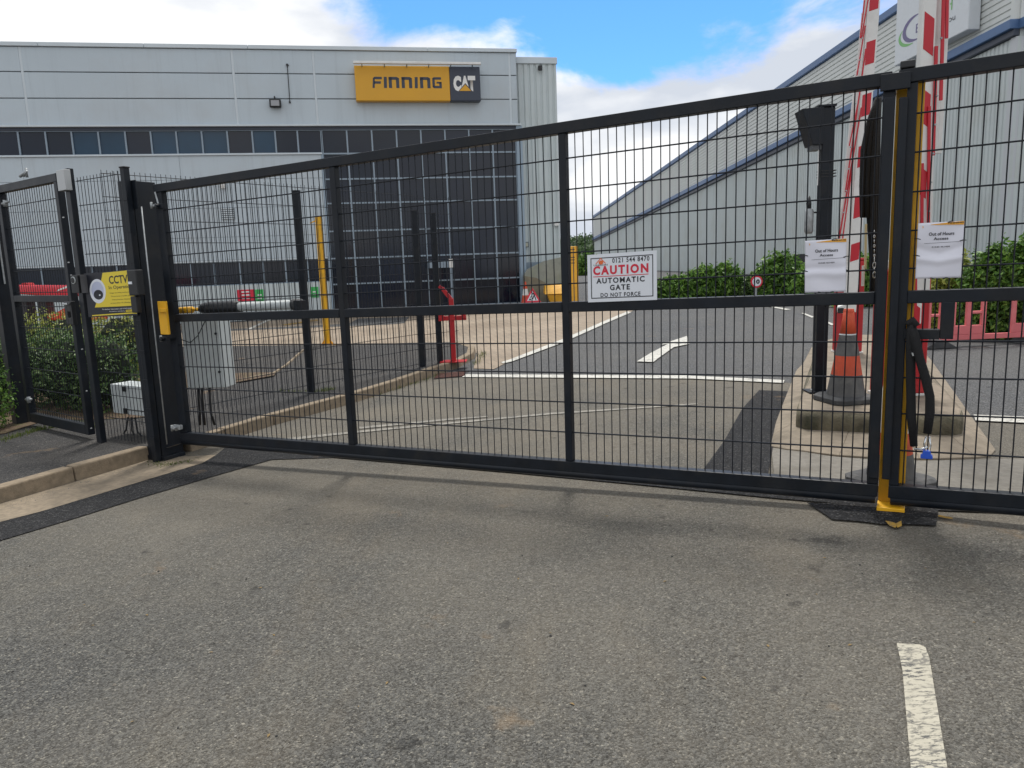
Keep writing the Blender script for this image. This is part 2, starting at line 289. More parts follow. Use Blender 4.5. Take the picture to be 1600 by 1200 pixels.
# ---------------------------------------------------------------- building helpers
ORG = {}
def thing(name, label, cat, loc=(0, 0, 0), group=None, kind=None):
    o = bpy.data.objects.new(name, None); C.objects.link(o); o.empty_display_size = .2
    o.location = loc; o['label'] = label; o['category'] = cat
    if group: o['group'] = group
    ORG[o.name] = Vector(loc); return o
def tag(o, label, cat, group=None, kind=None):
    o['label'] = label; o['category'] = cat
    if group: o['group'] = group
    if kind: o['kind'] = kind
    return o
class MB:
    def __init__(s): s.v = []; s.f = []
    def add(s, vs, fs):
        b = len(s.v); s.v += [tuple(x) for x in vs]; s.f += [tuple(i+b for i in f) for f in fs]; return s
    def hexa(s, P):  # 8 points: bottom 4 ccw, top 4 ccw
        return s.add(P, [(3, 2, 1, 0), (4, 5, 6, 7), (0, 1, 5, 4), (1, 2, 6, 5), (2, 3, 7, 6), (3, 0, 4, 7)])
    def box(s, x0, x1, y0, y1, z0, z1):
        return s.hexa([(x0, y0, z0), (x1, y0, z0), (x1, y1, z0), (x0, y1, z0), (x0, y0, z1), (x1, y0, z1), (x1, y1, z1), (x0, y1, z1)])
    def fbox(s, F, a0, a1, b0, b1, c0, c1):
        return s.hexa([F(a0, b0, c1), F(a1, b0, c1), F(a1, b0, c0), F(a0, b0, c0), F(a0, b1, c1), F(a1, b1, c1), F(a1, b1, c0), F(a0, b1, c0)])
    def bar(s, p, q, w, h=None, up=Vector((0, 0, 1))):
        p = Vector(p); q = Vector(q); h = h or w; d = (q-p).normalized()
        if abs(d.dot(up)) > .99: up = Vector((0, 1, 0))
        sd_ = d.cross(up).normalized()*w/2; uu = sd_.cross(d).normalized()*h/2
        return s.hexa([p-sd_-uu, p+sd_-uu, q+sd_-uu, q-sd_-uu, p-sd_+uu, p+sd_+uu, q+sd_+uu, q-sd_+uu])
    def tube(s, pts, r, n=8, cap=True):
        pts = [Vector(p) for p in pts]; rs = r if isinstance(r, (list, tuple)) else [r]*len(pts); b = len(s.v)
        up = Vector((0, 0, 1)); prev = None
        for i, p in enumerate(pts):
            d = ((pts[min(i+1, len(pts)-1)]-pts[max(i-1, 0)])).normalized()
            if prev is None:
                a = d.cross(up if abs(d.z) < .9 else Vector((1, 0, 0))).normalized()
            else: a = (prev-d*prev.dot(d)).normalized()
            prev = a; c = d.cross(a)
            for k in range(n):
                t = 2*math.pi*k/n; s.v.append(tuple(p+a*math.cos(t)*rs[i]+c*math.sin(t)*rs[i]))
        for i in range(len(pts)-1):
            for k in range(n):
                s.f.append((b+i*n+k, b+i*n+(k+1) % n, b+(i+1)*n+(k+1) % n, b+(i+1)*n+k))
        if cap:
            s.f.append(tuple(b+k for k in range(n-1, -1, -1))); e = b+(len(pts)-1)*n; s.f.append(tuple(e+k for k in range(n)))
        return s
    def prism(s, poly, F, c0, c1):   # poly in (a,b) of frame F, extruded from c0 to c1
        n = len(poly); vs = [F(a, b, c1) for a, b in poly]+[F(a, b, c0) for a, b in poly]
        return s.add(vs, [tuple(range(n)), tuple(range(2*n-1, n-1, -1))]+[(i, n+i, n+(i+1) % n, (i+1) % n) for i in range(n)])
    def build(s, name, m, parent=None, bevel=0, smooth=False, seg=2):
        me = bpy.data.meshes.new(name); off = ORG.get(parent.name, Vector()) if parent else Vector()
        me.from_pydata([tuple(Vector(v)-off) for v in s.v], [], s.f); me.materials.append(m)
        bm = bmesh.new(); bm.from_mesh(me); bmesh.ops.recalc_face_normals(bm, faces=bm.faces); bm.to_mesh(me); bm.free()
        if smooth:
            for p in me.polygons: p.use_smooth = True
        o = bpy.data.objects.new(name, me); C.objects.link(o)
        if parent: o.parent = parent; ORG[o.name] = off
        else: ORG[o.name] = Vector()
        if bevel:
            md = o.modifiers.new('bevel', 'BEVEL'); md.width = bevel; md.segments = seg; md.limit_method = 'ANGLE'; md.angle_limit = R(40)
        return o
def disc(F, a, b, ra, rb, n=24, a0=0, a1=2*math.pi):
    return [(a+ra*math.cos(a0+(a1-a0)*i/n), b+rb*math.sin(a0+(a1-a0)*i/n)) for i in range(n)]
def inst(mesh, name, parent, loc, rot=None):
    o = bpy.data.objects.new(name, mesh); C.objects.link(o); o.parent = parent; o.location = Vector(loc)-ORG.get(parent.name, Vector())
    if rot: o.rotation_euler = rot
    ORG[o.name] = ORG.get(parent.name, Vector()); return o
def mesh_of(mb, name, m):
    me = bpy.data.meshes.new(name); me.from_pydata(mb.v, [], mb.f); me.materials.append(m)
    bm = bmesh.new(); bm.from_mesh(me); bmesh.ops.recalc_face_normals(bm, faces=bm.faces); bm.to_mesh(me); bm.free(); return me
def fan(F, name, m, parent, polys, c):   # flat printed shapes on a sign face
    mb = MB()
    for p in polys: mb.add([F(a, b, c) for a, b in p], [tuple(range(len(p)))])
    return mb.build(name, m, parent)
def text(s, F, a0, a1, b0, b1, c, m, parent, name='lettering', bold=0, shear=0, ext=.0006, sp=1):
    cu = bpy.data.curves.new('t', 'FONT'); cu.body = s; cu.offset = bold; cu.extrude = 0; cu.shear = shear; cu.space_character = sp; cu.resolution_u = 3
    o = bpy.data.objects.new('t', cu); C.objects.link(o); dg = bpy.context.evaluated_depsgraph_get(); dg.update()
    me = bpy.data.meshes.new_from_object(o.evaluated_get(dg)); bpy.data.objects.remove(o); bpy.data.curves.remove(cu)
    xs = [v.co.x for v in me.vertices]; ys = [v.co.y for v in me.vertices]
    X0, X1, Y0, Y1 = min(xs), max(xs), min(ys), max(ys); off = ORG.get(parent.name, Vector())
    for v in me.vertices:
        a = a0+(v.co.x-X0)/(X1-X0)*(a1-a0); b = b0+(v.co.y-Y0)/(Y1-Y0)*(b1-b0); v.co = F(a, b, c)-off
    me.materials.clear(); me.materials.append(m); me.name = name
    ob = bpy.data.objects.new(name, me); C.objects.link(ob); ob.parent = parent; ORG[ob.name] = off; return ob
def drape(poly, dz, cuts=(GX0, GX1), sub=0):
    bm = bmesh.new(); vs = [bm.verts.new((p[0], p[1], 0)) for p in poly]; bm.faces.new(vs)
    for x in cuts:
        bmesh.ops.bisect_plane(bm, geom=bm.verts[:]+bm.edges[:]+bm.faces[:], plane_co=(x, 0, 0), plane_no=(1, 0, 0))
    bmesh.ops.triangulate(bm, faces=bm.faces[:]); bmesh.ops.recalc_face_normals(bm, faces=bm.faces)
    if sum(f.normal.z for f in bm.faces) < 0: bmesh.ops.reverse_faces(bm, faces=bm.faces)
    for v in bm.verts: v.co.z = gz(v.co.x)+dz
    return bm
def sheet(name, poly, dz, m, parent=None, kind='structure', skirt=0):
    bm = drape([(p[0], p[1]) for p in poly], dz)
    if skirt:
        ed = [e for e in bm.edges if len(e.link_faces) == 1]; r = bmesh.ops.extrude_edge_only(bm, edges=ed)
        for g in r['geom']:
            if isinstance(g, bmesh.types.BMVert): g.co.z -= skirt
    me = bpy.data.meshes.new(name); bm.to_mesh(me); bm.free(); me.materials.append(m)
    o = bpy.data.objects.new(name, me); C.objects.link(o)
    if parent: o.parent = parent
    elif kind: o['kind'] = kind
    ORG[o.name] = Vector(); return o
def PX(pts, dz=0): return [G(x, y, dz) for x, y in pts]

# ================================================================ GROUND
ground = sheet('ground', [(-300, -60), (300, -60), (300, 600), (-300, 600)], -.004, ASPB)
sl = G(700, 589); sr = G(1232, 598)
road = sheet('road', [(-30, -14), (22, -14), (22, 6.1), G(1600, 662), G(1420, 655), (sr.x, sr.y), (sl.x, sl.y), G(735, 580), (-3.5, 10.2), (-30, 10.2)], 0, ASPA)
# block paving in front of the offices
pv = [G(772, 577), G(800, 563), G(880, 532), G(940, 505), G(985, 488), G(1000, 479)]
sheet('paving', [G(740, 576)]+pv
      + [(-1.0, 24.4), (-26, 19.8), (-26, 10.6), G(290, 552), G(500, 549), G(640, 546), G(712, 541), G(745, 552)], .004, PAVE)
sheet('parking_asphalt', [G(300, 516), G(430, 512), G(545, 506), G(560, 498), G(640, 495), (-2.8, 20), (-26, 18.6), (-26, 13.8)], .008, ASPB)
for pts in (([G(390, 514)], (430, 500), (424, 500)),): pass
mk = lambda name, pts, m, dz=.012, kind='structure': sheet(name, PX(pts), dz, m)
mk('bay_line', [(386, 515), (392, 515), (424, 500), (418, 500)], LINE2, .014)
mk('bay_line', [(440, 508), (446, 509), (500, 501), (494, 500)], YPAINT, .014)
mk('paving_edge_line', [(786, 569), (800, 566), (880, 536), (940, 509), (986, 489), (981, 487), (936, 506), (876, 532), (796, 563), (783, 567)], LINE2)
mk('stop_line', [(727, 586), (1226, 595.5), (1224, 600), (722, 590.5)], LINE2)
mk('exit_stop_line', [(1521, 650), (1640, 655), (1640, 665), (1524, 659)], LINE2)
mk('lane_line', [(1190, 477.5), (1198, 477.5), (1236, 484), (1228, 485)], LINE2, .01)
mk('lane_line', [(1252, 490), (1256, 489.5), (1273, 496), (1268, 497)], LINE2, .01)
mk('lane_line', [(1288, 503), (1292, 502.5), (1305, 508), (1299, 509)], LINE2, .01)
mk('direction_arrow', [(995, 566), (1021, 567), (1053, 543.5), (1077, 538.5), (1073, 526), (1032, 539.5), (1043, 538.8)], LINE2)
mk('scratch_line', [(440, 686), (560, 674), (700, 661), (860, 646), (1000, 637), (1090, 631), (1090, 632.6), (1000, 639), (860, 648.5), (700, 663.5), (560, 677), (442, 690)], LINE3, .006)
mk('scratch_line', [(560, 668), (700, 655), (762, 651), (762, 652.5), (700, 657.5), (562, 671)], LINE3, .006)
mk('centre_line', [(1401, 1007), (1406, 1007.5), (1437, 1009.5), (1446, 1014), (1452, 1030), (1460, 1080), (1482, 1215), (1500, 1330), (1430, 1330), (1424, 1215), (1410, 1050)], LINE, .006)
# tar repairs
mk('tar_strip', [(-60, 834), (0, 817), (80, 796), (156, 773), (266, 740), (316, 725), (339, 711), (352, 700), (520, 716), (425, 719), (344, 742), (219, 779), (120, 810), (0, 846), (-60, 866)], TAR, .006)
mk('tar_strip', [(352, 700.5), (395, 688), (560, 701), (800, 722), (1000, 740), (1210, 757), (1420, 780), (1640, 792), (1640, 806), (1400, 797), (1210, 780), (1000, 759), (800, 740), (522, 716)], TAR, .008)
mk('tar_patch', [(1260, 788), (1284, 803), (1300, 814), (1340, 817), (1380, 822), (1462, 824), (1466, 800), (1440, 796)], TAR, .010)
mk('tar_patch', [(1098, 737), (1132, 690), (1160, 640), (1186, 611), (1234, 613), (1215, 660), (1200, 742)], TAR, .010)
mk('concrete_pad', [(1205, 700), (1300, 714), (1400, 722), (1560, 718), (1640, 716), (1640, 778), (1420, 768), (1210, 742)], PAD, .004)
mk('gutter_concrete', [(-60, 815), (-60, 775), (0, 788), (150, 744), (235, 717), (300, 713), (339, 711), (316, 724), (266, 739), (156, 772), (80, 795), (0, 816)], SAND, .003)
mk('spray_mark', [(1383, 818), (1392, 819), (1402, 823), (1399, 829), (1390, 826)], YPAINT, .014)
mk('spray_mark', [(1399, 822), (1408, 818), (1409, 826), (1402, 829)], YPAINT, .014)
mk('spray_mark', [(1466, 808), (1488, 812), (1489, 815), (1466, 811)], YPAINT, .012)

def stone_row(name, P, h, wd, m, parent, seg=.9, side=1, bev=.012):
    """kerb stones along a polyline of base points (front bottom edge); side=+1 puts the stone to the left of travel"""
    for i in range(len(P)-1):
        a, b = Vector(P[i]), Vector(P[i+1]); a.z = b.z = 0; L = (b-a).length; n = max(1, round(L/seg)); d = (b-a)/L; nn = Vector((-d.y, d.x, 0))*side
        for k in range(n):
            p = a+d*(L*k/n+.004); q = a+d*(L*(k+1)/n-.004); j = random.uniform(-.004, .004)
            c = [p, q, q+nn*wd, p+nn*wd]
            lo = [Vector((v.x, v.y, gz(v.x)-.05)) for v in c]; hi = [Vector((v.x, v.y, gz(v.x)+h+j)) for v in c]
            # battered front face
            hi[0] += nn*.018; hi[1] += nn*.018
            if side < 0: lo = lo[::-1]; hi = hi[::-1]
            MB().hexa(lo+hi).build(name, m, parent, bevel=bev)
# outer pavement
kf = PX([(-130, 826), (0, 788), (120, 752), (236, 718)])
pave1 = sheet('pavement', [kf[0]+Vector((-.1, .1, 0)), kf[1]+Vector((-.06, .11, 0)), kf[2]+Vector((-.06, .11, 0)), kf[3]+Vector((-.04, .11, 0)), G(262, 700, .1), (-2.55, 6.9), (-3.0, 8.2), (-4, 11.0), (-14, 13), (-16, 3)], .10, ASPP)
stone_row('kerb_stone', kf, .115, .125, CONC, pave1, .62)
# inner footpath with its kerb
ki = PX([(300, 706), (355, 688), (430, 664), (545, 632), (627, 606), (686, 585), (718, 574), (742, 560), (744, 550), (722, 542)])
inner = sheet('footpath', [v+Vector((-.04, .10, 0)) for v in ki[:7]]+[v+Vector((-.08, 0, 0)) for v in ki[7:]]+PX([(640, 543.5), (500, 546), (290, 549), (150, 552)])+[Vector((-6, 8, 0)), Vector((-3.4, 6.6, 0))], .092, ASPP)
stone_row('kerb_stone', ki[:7], .11, .125, CONC, inner, .7)
stone_row('kerb_stone', ki[6:], .10, .125, CONC, inner, .35)
stone_row('edging_stone', PX([(345, 602), (430, 585), (450, 572), (477, 548)], .09), .115, .05, CONC, inner, .9, bev=.006)
sheet('verge_soil', PX([(345, 603), (350, 585), (395, 583), (432, 583), (428, 588)], .1), .112, SOIL)
sheet('hedge_soil', [G(-80, 690, .1), G(8, 678, .1), G(70, 658, .1), G(150, 656, .1), (-3.5, 7.6), (-4.6, 11), (-12, 12)], .106, SOIL)
# drain grate
gc = G(704, 587); gr = thing('drain_grate', 'rusty iron drain grate in the road beside the kerb end', 'drain', gc)
gF = Fr(gc+Vector((0, 0, .004)), Vector((.98, .0, .046)), Vector((0, 1, 0)))
MB().fbox(gF, -.2, .2, -.22, .22, -.002, .004).build('frame', DARK, gr)
for i in range(7): MB().fbox(gF, -.19, .19, -.2+i*.06, -.2+i*.06+.03, .004, .014).build('grate_bar', RUST, gr)

# ================================================================ THE SLIDING / SWING GATE
GA = G(265, 715); GB = G(1390, 797)
uu = (GB-GA); uu.z = 0; uu.normalize()
GF = Fr(Vector((GA.x, GA.y, 0)), uu)       # a along, b = height, c towards the camera
K = .0235
def gs(px, py): return GF.px(px, py)
print('GA', GA, 'GB', GB, 'n', GF.n)
SD = .05
def ed(x0, x1, y, d=SD): return GF.px(x0, y, d/2)[0], GF.px(x1, y, -d/2)[0]
s0, s1 = ed(260, 279, 480); sE0, sE1 = ed(1366, 1385, 470); m0, m1 = ed(529, 545, 480); n0, n1 = ed(878, 894, 480)
def zl(px, py):
    a, b = gs(px, py); return b-K*a
ztop = sum(zl(*p) for p in ((245, 285), (515, 250), (878, 197), (1140, 153), (1390, 108)))/5
zmid = sum(zl(*p) for p in ((300, 487), (560, 482.5), (880, 475), (1370, 456)))/4
zbot = sum(zl(*p) for p in ((557, 703), (895, 735), (1365, 782)))/3
print('z', ztop, zmid, zbot, 's', s0, m0, n0, sE1, [zl(*p) for p in ((245, 285), (515, 250), (878, 197), (1140, 153), (1390, 108))], [zl(*p) for p in ((557, 703), (895, 735), (1365, 782))])
RU = (GF.r+Vector((0, 0, K))).normalized()   # direction of the rails
def rail(mb, a0, a1, z, h, d, c=0):
    """rail whose top is at height z (+K*a)"""
    P = []
    for zz in (z-h, z):
        for a, cc in ((a0, c+d/2), (a1, c+d/2), (a1, c-d/2), (a0, c-d/2)): P.append(GF(a, zz+K*a, cc))
    return mb.hexa(P)
def stile(mb, a0, a1, z0, z1, d, c=0):
    return mb.hexa([GF(a, z0+K*a, cc) for a, cc in ((a0, c+d/2), (a1, c+d/2), (a1, c-d/2), (a0, c-d/2))]+[GF(a, z1+K*a, cc) for a, cc in ((a0, c+d/2), (a1, c+d/2), (a1, c-d/2), (a0, c-d/2))])
HT = .062
def leaf(a0, a1, stiles, label, group, top0, top1):
    t = thing('gate_leaf', label, 'gate', GF(a0, 0), group)
    rail(MB(), top0, top1, ztop, .062, .062).build('top_rail', NAVY, t, bevel=.004)
    for i, (p, q) in enumerate(zip(stiles[:-1], stiles[1:])):
        rail(MB(), p[1]-.001, q[0]+.001, zmid, .060, .058).build('middle_rail', NAVY, t, bevel=.004)
    rail(MB(), a0, a1, zbot+.066, .066, .062).build('bottom_rail', NAVY, t, bevel=.004)
    b = MB(); b.tube([GF(a0+.01, zbot-.014+K*a0, .012), GF(a1-.01, zbot-.014+K*a1, .012)], .024, 10); b.build('bottom_tube', NAVY, t, smooth=True)
    for a, c in stiles: stile(MB(), a, c, zbot+.066, ztop-.062, SD).build('stile', NAVY, t, bevel=.004)
    za, zb_ = zbot+.03, ztop-.03
    vm = MB(); vm.tube([(0, 0, 0), (0, 0, zb_-za)], .0032, 6); vme = mesh_of(vm, 'vertical_wire', NAVYW)
    L0 = stiles[0][1]; L1 = stiles[-1][0]; n = int((L1-L0)/.05); off = ((L1-L0)-n*.05)/2
    for i in range(n+1):
        a = L0+off+i*.05; j = random.uniform(-.0008, .0008)
        inst(vme, 'vertical_wire', t, GF(a+j, za+K*a, -.004))
    hm = MB(); hm.tube([(0, 0, 0), tuple(GF.r*(L1-L0)+Vector((0, 0, K*(L1-L0))))], .0045, 6); hme = mesh_of(hm, 'horizontal_wire', NAVYW)
    hz = [zl(890, y) for y in (247, 296, 346, 395, 443, 486, 536, 582, 628, 675)]
    hz += [hz[-1]-.2]
    for z in hz:
        if zbot+.07 < z: inst(hme, 'horizontal_wire', t, GF(L0, z+K*L0, .0042))
    return t
print('hz', [round(zl(890, y), 3) for y in (247, 296, 346, 395, 443, 486, 536, 582, 628, 675)])
sT, _ = gs(1395, 110)
leafL = leaf(s0, sE1, [(s0, s1), (m0, m1), (n0, n1), (sE0, sE1)], 'left leaf of the dark mesh gate, the one carrying the caution sign', 'leaves of the mesh gate', s0, sT)
q0, q1 = ed(1402, 1418, 470)
q2 = q1+1.62; q3 = q2+1.62; q4 = q3+1.5
qT, _ = gs(1405, 110)
leafR = leaf(q0, q4+.07, [(q0, q1), (q2, q2+.062), (q3, q3+.062), (q4, q4+.07)], 'right leaf of the dark mesh gate, cut off by the right edge', 'leaves of the mesh gate', qT, q4+.07)
MB().fbox(GF, GF.px(1407, 95)[0], GF.px(1431, 93)[0], GF.px(1418, 108)[1], GF.px(1418, 96)[1], -.03, .03).build('top_catch', BLK, leafR, bevel=.006)
# locking bracket at the top where the leaves meet
lb0, lz1 = gs(1377, 119); lb1, lz0 = gs(1421, 141); _, lzr = gs(1400, 117); _, lzb = gs(1400, 143)
tb = MB(); tb.fbox(GF, lb0, lb1+.004, lzb, lzr, .034, .052); tb.fbox(GF, lb0, lb1, lzr-.006, lzr, -.05, .034)
tb.build('meeting_bracket', NAVY, leafL, bevel=.003)
for (px0, px1) in ((1382, 1399), (1405, 1419)):
    a0, zt = gs(px0, 162); a1, _ = gs(px1, 162)
    MB().fbox(GF, a0, a1, zbot+.1+K*a0, zt+.02, .033, .050).build('cover_strip', NAVY, leafL if px0 < 1400 else leafR, bevel=.006)
# hinges and fittings on left leaf
for (px, py) in ((293, 668), (276, 529), (262, 322)):
    a, b = gs(px-10, py); h = MB(); h.tube([GF(a-.04, b, .055), GF(a+.03, b, .055)], .012, 10); h.tube([GF(a-.035, b-.02, .06), GF(a-.035, b+.03, .06)], .010, 10); h.tube([GF(a+.02, b, .035), GF(a+.02, b, .07)], .014, 8)
    h.build('hinge', GALV, leafL, smooth=True)
# latch arm on the right leaf
a0, b0 = gs(1471, 470); a1, b1 = gs(1489, 527); zz_ = gs(1480, 527)[1]; zt_ = gs(1480, 513)[1]
lm = MB(); lm.fbox(GF, a0, a1, gs(1480, 529)[1], zmid-.06+K*a0+.004, -.028, .030); lm.build('latch_upright', NAVY, leafR, bevel=.003)
MB().fbox(GF, q1-.01, a0-.001, gs(1440, 529)[1], gs(1440, 514)[1], -.026, .034).build('latch_bar', NAVY, leafR, bevel=.003)
MB().fbox(GF, q1+.002, q1+.045, gs(1428, 515)[1], gs(1428, 500)[1], .0, .03).build('latch_tongue', NAVY, leafR, bevel=.003)
# far hinge post of the right leaf (out of frame to the right)
hp = thing('gate_post', 'black hinge post at the far end of the right gate leaf', 'post', GF(q4+.25, gz(GF(q4+.25, 0).x)), 'gate posts')
MB().fbox(GF, q4+.12, q4+.34, .2, ztop+K*q4+.05, -.11, .11).build('post', NAVY, hp, bevel=.006)
MB().fbox(GF, q4+.10, q4+.36, ztop+K*q4+.05, ztop+K*q4+.06, -.13, .13).build('cap', NAVY, hp)

# central stop post (yellow)
YB = -.115
def gsc(px, py, c): return GF.px(px, py, c)
ya0 = gsc(1380, 600, YB+.05)[0]; ya1 = gsc(1422, 600, YB-.05)[0]
fx = GF((ya0+ya1)/2, 0, YB); yz0 = gz(fx.x)
ypost = thing('stop_post', 'yellow steel stop post standing where the two gate leaves meet', 'post', (fx.x, fx.y, yz0))
yt = ztop+K*ya0-.04
y = MB(); y.fbox(GF, ya0, ya0+.075, yz0-.02, yt, YB-.05, YB+.05); y.build('channel_side', YEL, ypost, bevel=.003)
y = MB(); y.fbox(GF, ya1-.03, ya1, yz0-.02, yt, YB-.05, YB+.05); y.build('channel_side', YEL, ypost, bevel=.003)
y = MB(); y.fbox(GF, ya0+.075, ya1-.03, yz0-.02, yt-.02, YB-.05, YB-.02); y.build('channel_web', YEL, ypost)
y = MB(); y.fbox(GF, ya0-.002, ya1+.004, yz0-.02, yz0+.026, YB+.05, .05); y.build('floor_stop', YEL, ypost, bevel=.004)

# hinge-side main post
pa0, _ = GF.px(212, 500, .09); pa1, _ = GF.px(266, 500, -.12)
_, ptz = gs(215, 284)
post = thing('gate_post', 'thick black hinge post at the left end of the mesh gate', 'post', GF((pa0+pa1)/2, 0), 'gate posts')
MB().fbox(GF, pa0, pa1-.005, -.05, ptz, -.12, .09).build('post', NAVY, post, bevel=.006)
MB().fbox(GF, pa0-.012, pa0+.085, .0, ptz+.002, .09, .104).build('face_plate', NAVY, post, bevel=.002)
cb = MB(); cb.tube([GF(*GF.px(x, y_, .112), .112) for x, y_ in ((221, 323), (241, 510), (261, 694))], .0055, 8); cb.build('conduit', GALV, post, smooth=True)
for (px, py) in ((194, 290), (201, 365), (218, 508), (228, 570), (236, 648), (240, 712)):
    a, b = GF.px(px, py, .112); MB().tube([GF(a+.005, b, .104), GF(a+.005, b, .114)], .006, 8).build('bolt', GALV, post)
fb = MB(); fb.fbox(GF, pa0+.02, pa1+.05, ptz-.22, ptz, .092, .10); fb.build('top_plate', NAVY, post, bevel=.003)
for (px, py) in ((244, 322), (252, 530), (272, 668)):
    a, b = GF.px(px, py, .11); k = MB(); k.fbox(GF, a-.03, a+.055, b-.018, b+.018, .07, .10); k.tube([GF(a+.01, b, .09), GF(a+.01, b, .125)], .014, 10); k.build('hinge_bracket', GALV if py > 600 else NAVY, post, bevel=.003)
MB().tube([GF(*GF.px(242, 300, .11), .11), GF(*GF.px(247, 318, .11), .11)], .006, 6).build('hinge_rod', GALV, post)
yb = MB(); a, b = GF.px(244, 471, .112); a2, b2 = GF.px(265, 523, .112); yb.fbox(GF, a+.01, a+.105, b2, b, .092, .112); yb.fbox(GF, a+.035, a+.12, b-.085, b-.055, .112, .13); yb.build('yellow_bracket', YEL, post, bevel=.004)
MB().fbox(GF, pa0-.03, pa1+.04, gz(post.location.x)-.02, .05, -.10, .105).build('base_plate', NAVY, post, bevel=.003)
# slim fence post clamped to it
sp = thing('fence_post', 'slim dark fence post clamped to the front of the hinge post', 'post', GF(pa0+.03, 0, .13), 'posts of the mesh fence')
_, spz = gs(203, 267); aL = GF.px(213, 465, .136)[0]
MB().fbox(GF, aL, aL+.05, -.02, spz, .106, .156).build('post', NAVY, sp, bevel=.004)
MB().fbox(GF, aL-.004, aL+.054, spz, spz+.012, .102, .160).build('cap', BLK, sp, bevel=.004)
for i in range(9): MB().fbox(GF, aL-.006, aL+.056, .2+i*.24, .225+i*.24, .156, .162).build('clamp', NAVY, sp)

# gate operator ram
ram = thing('gate_operator', 'grey and black ram arm that opens the left gate leaf', 'gate motor', GF(s1+.1, 1.3, -.1))
def gz2(px, py, c=-.12): a, b = gsc(px, py, c); return GF(a, b, c)
rb = MB(); rb.tube([gz2(282, 485), gz2(300, 484)], .028, 10); rb.tube([gz2(296, 484), gz2(316, 483)], .014, 8); rb.build('yellow_bracket', YEL, ram, smooth=True)
MB().tube([gz2(313, 483), gz2(319, 482), gz2(330, 481.5), gz2(368, 480), gz2(375, 479.5)], [.025, .045, .052, .052, .045], 16).build('bellows', BLK, ram, smooth=True)
MB().tube([gz2(372, 479.5), gz2(462, 476)], .035, 16).build('tube', BOXG, ram, smooth=True)
MB().tube([gz2(459, 476), gz2(470, 475.5), gz2(475, 475)], [.044, .042, .02], 14).build('end_cap', CONER, ram, smooth=True)
a, b = gsc(470, 480, -.07); MB().fbox(GF, a-.03, a+.03, b-.08, b+.05, -.10, -.03).build('leaf_bracket', NAVY, ram)

# ================================================================ SIGN AND NOTICES ON THE GATE
def quadframe(tl, tr, bl, c):
    a0, b0 = gsc(*tl, c); a1, b1 = gsc(*tr, c); a2, b2 = gsc(*bl, c)
    O = GF(a2, b2, c); return Fr(O, GF(a1, b1, c)-GF(a0, b0, c), GF(a0, b0, c)-GF(a2, b2, c)), (GF(a1, b1, c)-GF(a0, b0, c)).length, (GF(a0, b0, c)-GF(a2, b2, c)).length
F, W, H = quadframe((917.5, 398.5), (1026, 391), (919, 472.5), .038)
sg = thing('caution_sign', 'white board reading CAUTION AUTOMATIC GATE, resting on the middle rail', 'sign', F(W/2, 0))
MB().fbox(F, 0, W, 0, H, -.004, 0).build('board', SIGNW, sg)
b_ = .02; t_ = .005
fan(F, 'border', INK, sg, [[(b_, b_), (W-b_, b_), (W-b_, b_+t_), (b_, b_+t_)], [(b_, H-b_-t_), (W-b_, H-b_-t_), (W-b_, H-b_), (b_, H-b_)], [(b_, b_), (b_+t_, b_), (b_+t_, H-b_), (b_, H-b_)], [(W-b_-t_, b_), (W-b_, b_), (W-b_, H-b_), (W-b_-t_, H-b_)]], .0008)
X = lambda f: f*W
Y_ = lambda f: f*H
text('0121 544 8470', F, X(.37), X(.90), Y_(.80), Y_(.90), .001, INK, sg, 'phone_number', .02, sp=1.2)
text('CAUTION', F, X(.085), X(.885), Y_(.565), Y_(.755), .001, SIGNR, sg, 'word', .045, sp=1.3)
fan(F, 'underline', SIGNR, sg, [[(X(.085), Y_(.525)), (X(.885), Y_(.525)), (X(.885), Y_(.54)), (X(.085), Y_(.54))]], .001)
text('AUTOMATIC', F, X(.13), X(.83), Y_(.385), Y_(.50), .001, INK, sg, 'word', .03, sp=1.25)
text('GATE', F, X(.33), X(.62), Y_(.235), Y_(.35), .001, INK, sg, 'word', .03, sp=1.25)
text('DO NOT FORCE', F, X(.19), X(.77), Y_(.10), Y_(.185), .001, INK, sg, 'word', .025, sp=1.2)
tri = [(.12, .80), (.20, .93), (.28, .80), (.262, .80), (.20, .90), (.138, .80)]
fan(F, 'logo', SIGNO, sg, [[(X(.12), Y_(.80)), (X(.20), Y_(.925)), (X(.20), Y_(.90)), (X(.137), Y_(.80))], [(X(.28), Y_(.80)), (X(.263), Y_(.80)), (X(.20), Y_(.90)), (X(.20), Y_(.925))], [(X(a), Y_(b)) for a, b in disc(None, .203, .825, .035, .045, 12)]], .001)
text('UNISON', F, X(.095), X(.30), Y_(.755), Y_(.79), .001, INK, sg, 'logo_name', .01)

